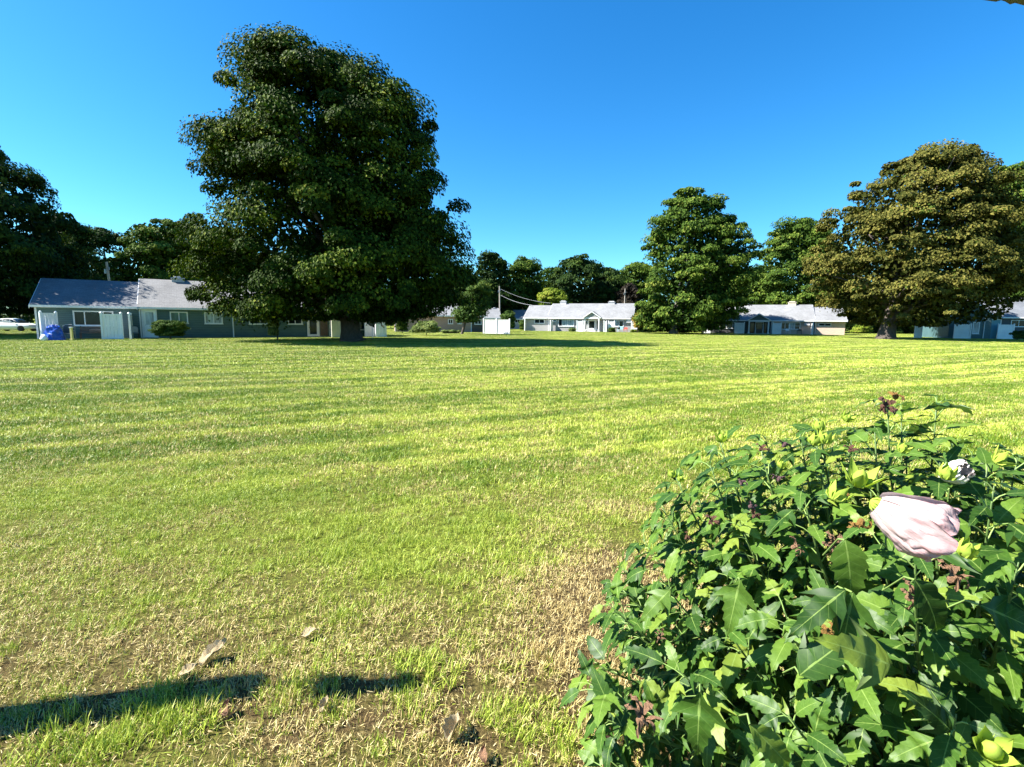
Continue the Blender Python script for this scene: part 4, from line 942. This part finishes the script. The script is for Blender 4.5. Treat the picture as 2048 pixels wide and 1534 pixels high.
def stem(tip, extra=0.0):
    b = Vector((tip.x * .22 + rs.uniform(-.1, .1), tip.y * .22 + rs.uniform(-.1, .1), 0)); c = Vector((tip.x * .78, tip.y * .78, tip.z * .52))
    pts = bezier(b, c, tip, 8); MB().tube(pts, [.008, .0075, .007, .0065, .006, .005, .004, .003, .0015], 6).build('stem', MSTEM, HIB, True)
    L_ = (tip - b).length; ph = rs.uniform(0, 6.28); nl = max(10, int(L_ / .045))
    for k in range(nl):
        f = .30 + .70 * ((k + rs.uniform(0, .6)) / nl) ** .8; f = min(f, .998)
        p = b * (1 - f) ** 2 + c * 2 * f * (1 - f) + tip * f * f
        ax = ((c - b) * (1 - f) + (tip - c) * f).normalized(); ph += 2.399 + rs.uniform(-.3, .3)
        sd = ax.cross(Vector((.3, .2, 1))).normalized(); sd2 = ax.cross(sd); rad = sd * math.cos(ph) + sd2 * math.sin(ph)
        outw = Vector((p.x, p.y, p.z * .25)).normalized()
        d = (rad + ax * .25 + outw * .55 + Vector((0, 0, -.05))).normalized()
        top = (1 - f); L = rs.uniform(.088, .152) * (1.0 if f < .93 else .72); pl = L * rs.uniform(.3, .55)
        q = p + (d * .8 + ax * .35).normalized() * pl
        petm.tube([p, p.lerp(q, .55) + Vector((0, 0, .004)), q], [.0022, .0018, .0015], 4, False)
        up = (Vector((0, 0, 1.0)) + outw * .45 + Vector((-.25, -.1, 0)) + Vector((rs.gauss(0, .25), rs.gauss(0, .25), 0)))
        add_leaf(q, d + Vector((0, 0, rs.uniform(-.55, .05))), up, L, rs.randrange(len(LEAVES)))
    return ax
for tp in tips: stem(tp)
# a few shoots that stand above the dome
for (px, py, dep) in ((1775, 800, 1.75), (1440, 885, 1.85), (1352, 955, 1.8), (1640, 855, 1.75), (1985, 930, 1.55), (1880, 925, 1.5), (1215, 1205, 1.62), (1185, 1375, 1.42), (1215, 1440, 1.35), (1530, 872, 1.95), (1700, 858, 1.85), (1325, 1015, 1.75), (1905, 885, 1.55), (2035, 915, 1.5), (1600, 868, 1.7), (1420, 930, 1.7)):
    tp = at(px, py, dep) - HB; stem(tp)
# big foreground leaves that face the camera
for (px, py, dep, L, ax_, ay_, mi) in ((1690, 1180, .92, .15, -.95, -.55, 1), (1705, 1185, .92, .14, -.25, -.95, 3), (1830, 1160, .92, .15, .55, -.85, 0), (1400, 1385, .95, .16, -.1, -1, 1), (1600, 1350, .9, .14, .5, .8, 2),
        (1900, 1460, .86, .13, -.7, .75, 1), (1500, 1450, .85, .14, .75, -.65, 0), (1690, 1080, .98, .15, .15, -1, 4), (1480, 1160, 1.1, .14, -.3, -1, 3), (1340, 1180, 1.3, .13, -.8, -.6, 1), (1780, 1330, .8, .15, -.8, .5, 1), (1960, 1210, .85, .14, .9, -.3, 3)):
    p = at(px, py, dep) - HB; d = Vector((ax_, -.25, ay_)); add_leaf(p, d, Vector((-.35, -.75, .75)), L, mi)
    petm.tube([p, p + Vector((.02, .05, -.02)), p + Vector((.05, .14, -.10))], [.0022, .002, .002], 4, False)
petm.build('leaf_stalk', MPET, HIB, True)
lf.sort(key=lambda q: -q[2])
for mt, mi, _ in lf[:296]:
    o = link('leaf', LEAVES[mi][0], HIB); o.matrix_basis = mt
Vs, Fs, Us, Ts = [], [], [], []
for mt, mi, _ in lf[296:]:
    b = len(Vs); Vs += [tuple(mt @ v) for v in LEAVES[mi][1]]; Fs += [tuple(i + b for i in f) for f in LEAVES[mi][2]]; Us += LEAVES[mi][3]; Ts += [rs.random()] * len(LEAVES[mi][2])
me = bpy.data.meshes.new('foliage'); me.from_pydata(Vs, [], Fs); me.materials.append(MH); ul = me.uv_layers.new(name='UVMap')
ul.data.foreach_set('uv', np.array([Us[l.vertex_index] for l in me.loops], dtype=np.float32).ravel())
a = me.attributes.new('tint', 'FLOAT', 'FACE'); a.data.foreach_set('value', np.array(Ts, dtype=np.float32)); me.polygons.foreach_set('use_smooth', [True] * len(me.polygons))
o = link('foliage', me, HIB); o['kind'] = 'stuff'
# buds: five pointed sepals round a core, with thin bracts below
def bud_mesh(open_, sd):
    rr = random.Random(sd); mb = MB(); mb.lathe([(.15, 0), (.36, .2), (.40, .5), (.26, .85), (.04, 1.05)], 9)
    for k in range(5):
        a = k * 2 * math.pi / 5 + rr.uniform(-.1, .1); ca, sa = math.cos(a), math.sin(a); T_ = Vector((-sa, ca, 0)); O = Vector((ca, sa, 0)); Z = Vector((0, 0, 1))
        p = [O * .18, O * .46 + Z * .25, O * (.50 + open_ * .25) + Z * .65, O * (.40 + open_ * .75) + Z * 1.22]; wd = (.16, .33, .30, 0.01)
        vs = []
        for q, w_ in zip(p, wd): vs += [q - T_ * w_ - O * w_ * .25, q + O * .06, q + T_ * w_ - O * w_ * .25]
        mb.add(vs, [(i * 3 + j, i * 3 + j + 1, i * 3 + j + 4, i * 3 + j + 3) for i in range(3) for j in range(2)])
    for k in range(9):
        a = k * 2 * math.pi / 9; O = Vector((math.cos(a), math.sin(a), 0)); T_ = Vector((-O.y, O.x, 0))
        mb.add([O * .16 - T_ * .03, O * .16 + T_ * .03, O * .62 + T_ * .02 + Vector((0, 0, .22)), O * .72 + Vector((0, 0, .55))], [(0, 1, 2, 3)])
    return mb.mesh('bud', MBUD, True)
BUDS = [bud_mesh(.1, 1), bud_mesh(.5, 2), bud_mesh(.95, 3)]
def place(name, me, px, py, s_, tilt, k=1.0, dep=None):
    p = (at(px, py, dep) if dep else on_dome(px, py, k)) - HB; o = link(name, me, HIB); o.location = p; o.scale = (s_,) * 3
    o.rotation_euler = tilt; return o
for (px, py, s_, bi, tl, k) in ((1443, 884, .026, 1, (.2, -.2, 0), 1.06), (1638, 862, .024, 0, (0, .1, 1), 1.04), (1690, 842, .020, 1, (.5, .3, 0), 1.04), (1625, 890, .026, 0, (.2, -.3, 2), 1.05), (1648, 888, .026, 1, (.1, .2, 1), 1.05),
        (1714, 972, .038, 2, (.25, 0, .3), 1.06), (1664, 1000, .030, 1, (.5, .6, 1), 1.07), (1344, 955, .022, 0, (0, 0, 0), 1.06), (1358, 962, .018, 1, (.4, .4, 0), 1.06), (1888, 958, .026, 0, (.2, .2, 0), 1.06),
        (1988, 925, .022, 2, (.3, .9, 0), 1.07), (1925, 1112, .027, 0, (.3, .2, 0), 1.08), (1978, 1505, .034, 1, (.6, -.4, 0), 1.05), (1560, 935, .018, 0, (.3, .2, 0), 1.03), (1800, 905, .020, 1, (.2, .5, 0), 1.04)):
    place('bud', BUDS[bi], px, py, s_ * 1.18, tl, k)
def crumple(sd, m, el=1.0):                   # shrivelled petals curling round a dry calyx
    rr = random.Random(sd); mb = MB(); mb.lathe([(.12, -.35), (.26, -.15), (.24, .1), (.08, .25)], 7)
    for k in range(8):
        a = k * .785 + rr.uniform(-.3, .3); O = Vector((math.cos(a), math.sin(a), 0)); T_ = Vector((-O.y, O.x, 0)); w0 = rr.uniform(.14, .26); ln = rr.uniform(.7, 1.1) * el; cu = rr.uniform(.8, 2.6); vs = []
        q = O * .12
        for i in range(7):
            f = i / 6; an = 1.2 - cu * f * 1.3; q = q + (O * math.cos(an) + Vector((0, 0, 1)) * math.sin(an)) * ln / 6 + T_ * rr.uniform(-.05, .05)
            wd = w0 * (.5 + 1.1 * f - .9 * f ** 3) * rr.uniform(.7, 1.3); up = Vector((0, 0, rr.uniform(-.12, .12)))
            vs += [q - T_ * wd + up, q + O * rr.uniform(-.10, .10), q + T_ * wd - up]
        mb.add(vs, [(i * 3 + j, i * 3 + j + 1, i * 3 + j + 4, i * 3 + j + 3) for i in range(6) for j in range(2)])
    return mb.mesh('withered_flower', m, False)
CR = [crumple(1, MWITH), crumple(2, MWITHP), crumple(3, MWITHG), crumple(4, MDRY, 1.3), crumple(5, MWITHP, .8)]
for (px, py, s_, ci_, tl, k) in ((1768, 812, .030, 0, (1.2, .3, 0), 1.08), (1792, 793, .026, 2, (.3, .2, 0), 1.08), (1522, 898, .022, 0, (.4, .3, 0), 1.05), (1568, 890, .022, 1, (.3, .5, 1), 1.05), (1483, 966, .020, 1, (.3, 0, 2), 1.05),
        (1557, 958, .021, 1, (0, .4, 1), 1.05), (1502, 1012, .022, 4, (.8, 0, 1), 1.05), (1508, 1032, .020, 0, (.2, .8, 1), 1.05), (1422, 1042, .022, 0, (.6, .2, 0), 1.06), (1374, 1076, .020, 0, (.2, .9, 0), 1.06),
        (1722, 1046, .032, 2, (2.9, .2, 0), 1.07), (1588, 1094, .022, 3, (.9, .3, 1), 1.07), (1662, 1090, .026, 3, (1.3, .1, 0), 1.07), (1905, 1156, .032, 3, (.2, .3, 0), 1.08), (1282, 1440, .045, 3, (.1, .3, 0), 1.10),
        (1690, 990, .015, 2, (.5, 0, 0), 1.05), (1318, 1275, .016, 3, (.4, .5, 0), 1.06), (1660, 1262, .026, 2, (1.1, 0, 0), 1.02), (1820, 1195, .030, 3, (.8, .3, 0), 1.0), (1955, 845, .001, 3, (0, 0, 0), 1.0), (1700, 900, .020, 0, (.4, .1, 0), 1.04)):
    if s_ > .005: place('withered_flower', CR[ci_], px, py, s_, tl, k)
# the drooping pink flower: five overlapping pleated petals rolled into a flaring cone
MPINK, t_, b_ = newmat('pink_petal')
uv = N(t_, 'ShaderNodeUVMap'); sp = N(t_, 'ShaderNodeSeparateXYZ'); t_.links.new(uv.outputs[0], sp.inputs[0])
nn = noise(t_, mapping(t_, uv.outputs[0], (9, 1.6, 1)), 2.0, 4)
fc = math_(t_, 'ADD', math_(t_, 'MULTIPLY', nn, 0.8), math_(t_, 'MULTIPLY', sp.outputs['Y'], 0.25))
pc_ = ramp(t_, fc, [(0.25, (0.55, 0.47, 0.45)), (0.55, (0.54, 0.40, 0.395)), (0.85, (0.52, 0.24, 0.265))])
t_.links.new(pc_, b_.inputs['Base Color']); b_.inputs['Roughness'].default_value = 0.6
bump(t_, nn, 0.6, 0.006, b_)
tr = N(t_, 'ShaderNodeBsdfTranslucent'); ms = N(t_, 'ShaderNodeMixShader'); ms.inputs[0].default_value = 0.3
t_.links.new(pc_, tr.inputs['Color']); t_.links.new(b_.outputs[0], ms.inputs[1]); t_.links.new(tr.outputs[0], ms.inputs[2]); t_.links.new(ms.outputs[0], t_.nodes['Material Output'].inputs['Surface'])
MWPET = plain('white_petal', (0.60, 0.56, 0.55), 0.6, 0.05, 8)
def petal(k, L, r0, r1, sd, sweep=1.75):
    rr = random.Random(sd); nu, nv = 30, 18; V = []; F = []; UV = []; ph = rr.uniform(0, 6.28); a0 = k * 2 * math.pi / 5
    for j in range(nv + 1):
        f = j / nv
        for i in range(nu + 1):
            s_ = i / nu; a = a0 + (s_ - .5) * sweep * (.75 + .35 * f); end = 1 - .16 * (2 * s_ - 1) ** 2 * f + .07 * math.sin(9 * s_ + ph) * f
            r_ = r0 + (r1 - r0) * (math.sin(min(1, f * .9) * math.pi / 2) ** .72) - (.012 * max(0, f - .75) * 4) + .006 * s_
            r_ += (r1 / .056) * (f ** .7) * (0.0052 * math.sin(s_ * 12 + ph + 3.5 * f) + .0032 * math.sin(s_ * 27 + ph * 2 - 4 * f) + .0014 * math.sin(f * 14 + s_ * 8 + ph)) + rr.uniform(-.0005, .0005)
            r_ += (1.0 if r1 > .04 else .18) * (.0016 * k + f * (.0095 * mnoise.noise((s_ * 5, f * 4, sd)) + .006 * mnoise.noise((s_ * 13, f * 8, sd + 3))))
            V.append((r_ * math.cos(a), r_ * math.sin(a) * .8, L * f * end)); UV.append((s_, f))
    for j in range(nv):
        for i in range(nu): q = j * (nu + 1) + i; F.append((q, q + 1, q + nu + 2, q + nu + 1))
    me = bpy.data.meshes.new('petal'); me.from_pydata(V, [], F); me.materials.append(MPINK if r1 > .04 else MWPET); ul = me.uv_layers.new(name='UVMap')
    for l in me.loops: ul.data[l.index].uv = UV[l.vertex_index]
    me.polygons.foreach_set('use_smooth', [True] * len(me.polygons)); return me
def flower(px, py, dep, qx, qy, qdep, r1, label):
    a = at(px, py, dep); b = at(qx, qy, qdep); d = (b - a); L = d.length * 1.0
    fo = link('flower', bud_mesh(.15, 9), HIB); fo['label'] = label; sc = .021
    rot = d.to_track_quat('Z', 'X'); fo.rotation_euler = rot.to_euler(); fo.location = a - HB - d.normalized() * .016; fo.scale = (sc,) * 3
    for k in range(5):
        o = link('petal', petal(k, L / sc, .012 / sc, r1 / sc, 70 + k, 2.2), fo) if False else link('petal', petal(k, L, .012, r1, 70 + k, 2.1), fo)
        o.scale = (1 / sc,) * 3; o.location = (0, 0, .5)
    return fo
flower(1760, 1011, .86, 1900, 1086, .81, .048, 'pale pink flower hanging half closed')
flower(1890, 948, 1.28, 1936, 940, 1.20, .026, 'small white flower behind a leaf')

# ------------------------------------------------------------------ dry leaves lying on the lawn
def dry_leaf(label, px, py, L, m, sd, rz, curl=.35, ar=.55):
    rr = random.Random(sd); p = ground(px, py); n = 9; mb = MB(); ph = rr.uniform(0, 6)
    for i in range(n + 1):
        t2 = i / n; w_ = ar * .5 * math.sin(math.pi * min(1, max(.02, t2)) ** .8) * (1 + (.12 if i % 2 else -.12))
        for j in range(5):
            s_ = j / 2 - 1; mb.v.append((t2 - .5, s_ * w_ + .04 * math.sin(5 * t2 + ph), curl * (abs(s_) ** 1.6) * w_ * 1.6 + .07 * math.sin(7 * t2 + ph + s_ * 2) + rr.uniform(-.025, .025) + .16))
    mb.f = [(i * 5 + j, i * 5 + j + 1, i * 5 + j + 6, i * 5 + j + 5) for i in range(n) for j in range(4)]
    me = mb.mesh('dry_leaf', m); o = link('dry_leaf', me); o.location = (p.x, p.y, .022); o.scale = (L, L, L); o.rotation_euler = (Euler((rr.uniform(.2, .5), rr.uniform(-.5, -.2), 0)).to_matrix() @ Matrix.Rotation(rz, 3, 'Z')).to_euler()
    md = o.modifiers.new('thickness', 'SOLIDIFY'); md.thickness = .012
    return tag(o, label, 'leaf', 'fallen dry leaves on the lawn')
dry_leaf('large pale tan leaf above the long shadow on the lawn', 432, 1318, .13, MDRYT, 1, R(60))
dry_leaf('reddish brown fallen leaf just below the tip of the long shadow', 458, 1428, .07, MDRY, 2, R(100), .5)
dry_leaf('small light brown leaf standing in the grass right of the reddish one', 652, 1420, .06, MDRYT, 3, R(80), .6)
dry_leaf('crumpled pale brown leaf on bare straw left of the shrub', 912, 1470, .10, MDRYT, 4, R(70), .9)
dry_leaf('pale straw leaf furthest from the camera in the dry grass', 622, 1277, .08, MDRYT, 5, R(10))
dry_leaf('brown leaf at the bottom edge below the crumpled one', 972, 1522, .06, MDRY, 6, R(85), .7)
dry_leaf('dark curled leaf under the left foot of the shrub', 1222, 1500, .12, MWITH, 7, R(60), .9)
dry_leaf('tan leaf lying flat at the upper edge of the long shadow', 380, 1352, .08, MDRYT, 8, R(30))

# ------------------------------------------------------------------ unseen post added past the left edge to cast the lawn shadow, and the porch roof overhead
g0 = ground(490, 1376); hp = 1.05; bp = g0 - LH * (hp / math.tan(SUN_EL)) - Vector((-LH.y, LH.x, 0)) * .16
t = empty('shadow_caster_post', (bp.x, bp.y, 0), math.atan2(LH.y, LH.x)); tag(t, 'unseen post with a top piece added beyond the left edge to cast the long shadow on the grass', 'shadow caster')
MB().prism([(-.085, 0), (.085, 0), (.235, hp), (.085, hp)], 'x', -.08, .08).build('post', M['dwood'], t); MB().tube([(0, .16, hp), (0, .16, 1.42)], .012, 6).build('rod', M['black'], t)
MB().box(-.07, .07, .06, .20, 1.40, 1.43).build('tray', M['dwood'], t); MB().lathe([(.03, 1.432), (.042, 1.48), (.042, 1.66), (.03, 1.68)], 8, (0, .13, 0)).build('caster_tube', M['curtain'], t); MB().lathe([(.065, 1.681), (.04, 1.72), (.01, 1.75)], 10, (0, .13, 0)).build('roof', M['black'], t)
zr = 2.35
ed = []
for px, py in ((1948, -8), (1966, 0), (1980, 2), (1992, 3.6), (2002, 0.5), (2010, 3), (2020, 9), (2030, 6), (2044, 10), (2060, 14), (2080, 10), (2100, 16)):
    d = ray(px, py); ed.append(CO + d * ((zr - CO.z) / d.z))
r0 = Vector((3.4, ed[-1].y + .3, zr)); poly = [(p.x, p.y) for p in ed] + [(r0.x, r0.y), (3.4, -1.5), (ed[0].x - .02, -1.5)]
t = empty('porch_roof', (2.2, .2, 0)); tag(t, 'dark ragged edged porch roof just showing in the top right corner', 'roof')
MB().prism([(x - 2.2, y - .2) for x, y in poly], 'z', zr, zr + .03).build('shingles', M['roofd'], t)
MB().prism([(-.7, -1.6), (1.1, -1.6), (1.1, .85), (-.7, .85)], 'z', zr + .04, zr + .2).build('deck', M['dwood'], t)
for x in (-.6, 1.0): MB().box(x, x + .09, -1.5, -1.4, 0, zr - .003).build('post', M['white'], t)
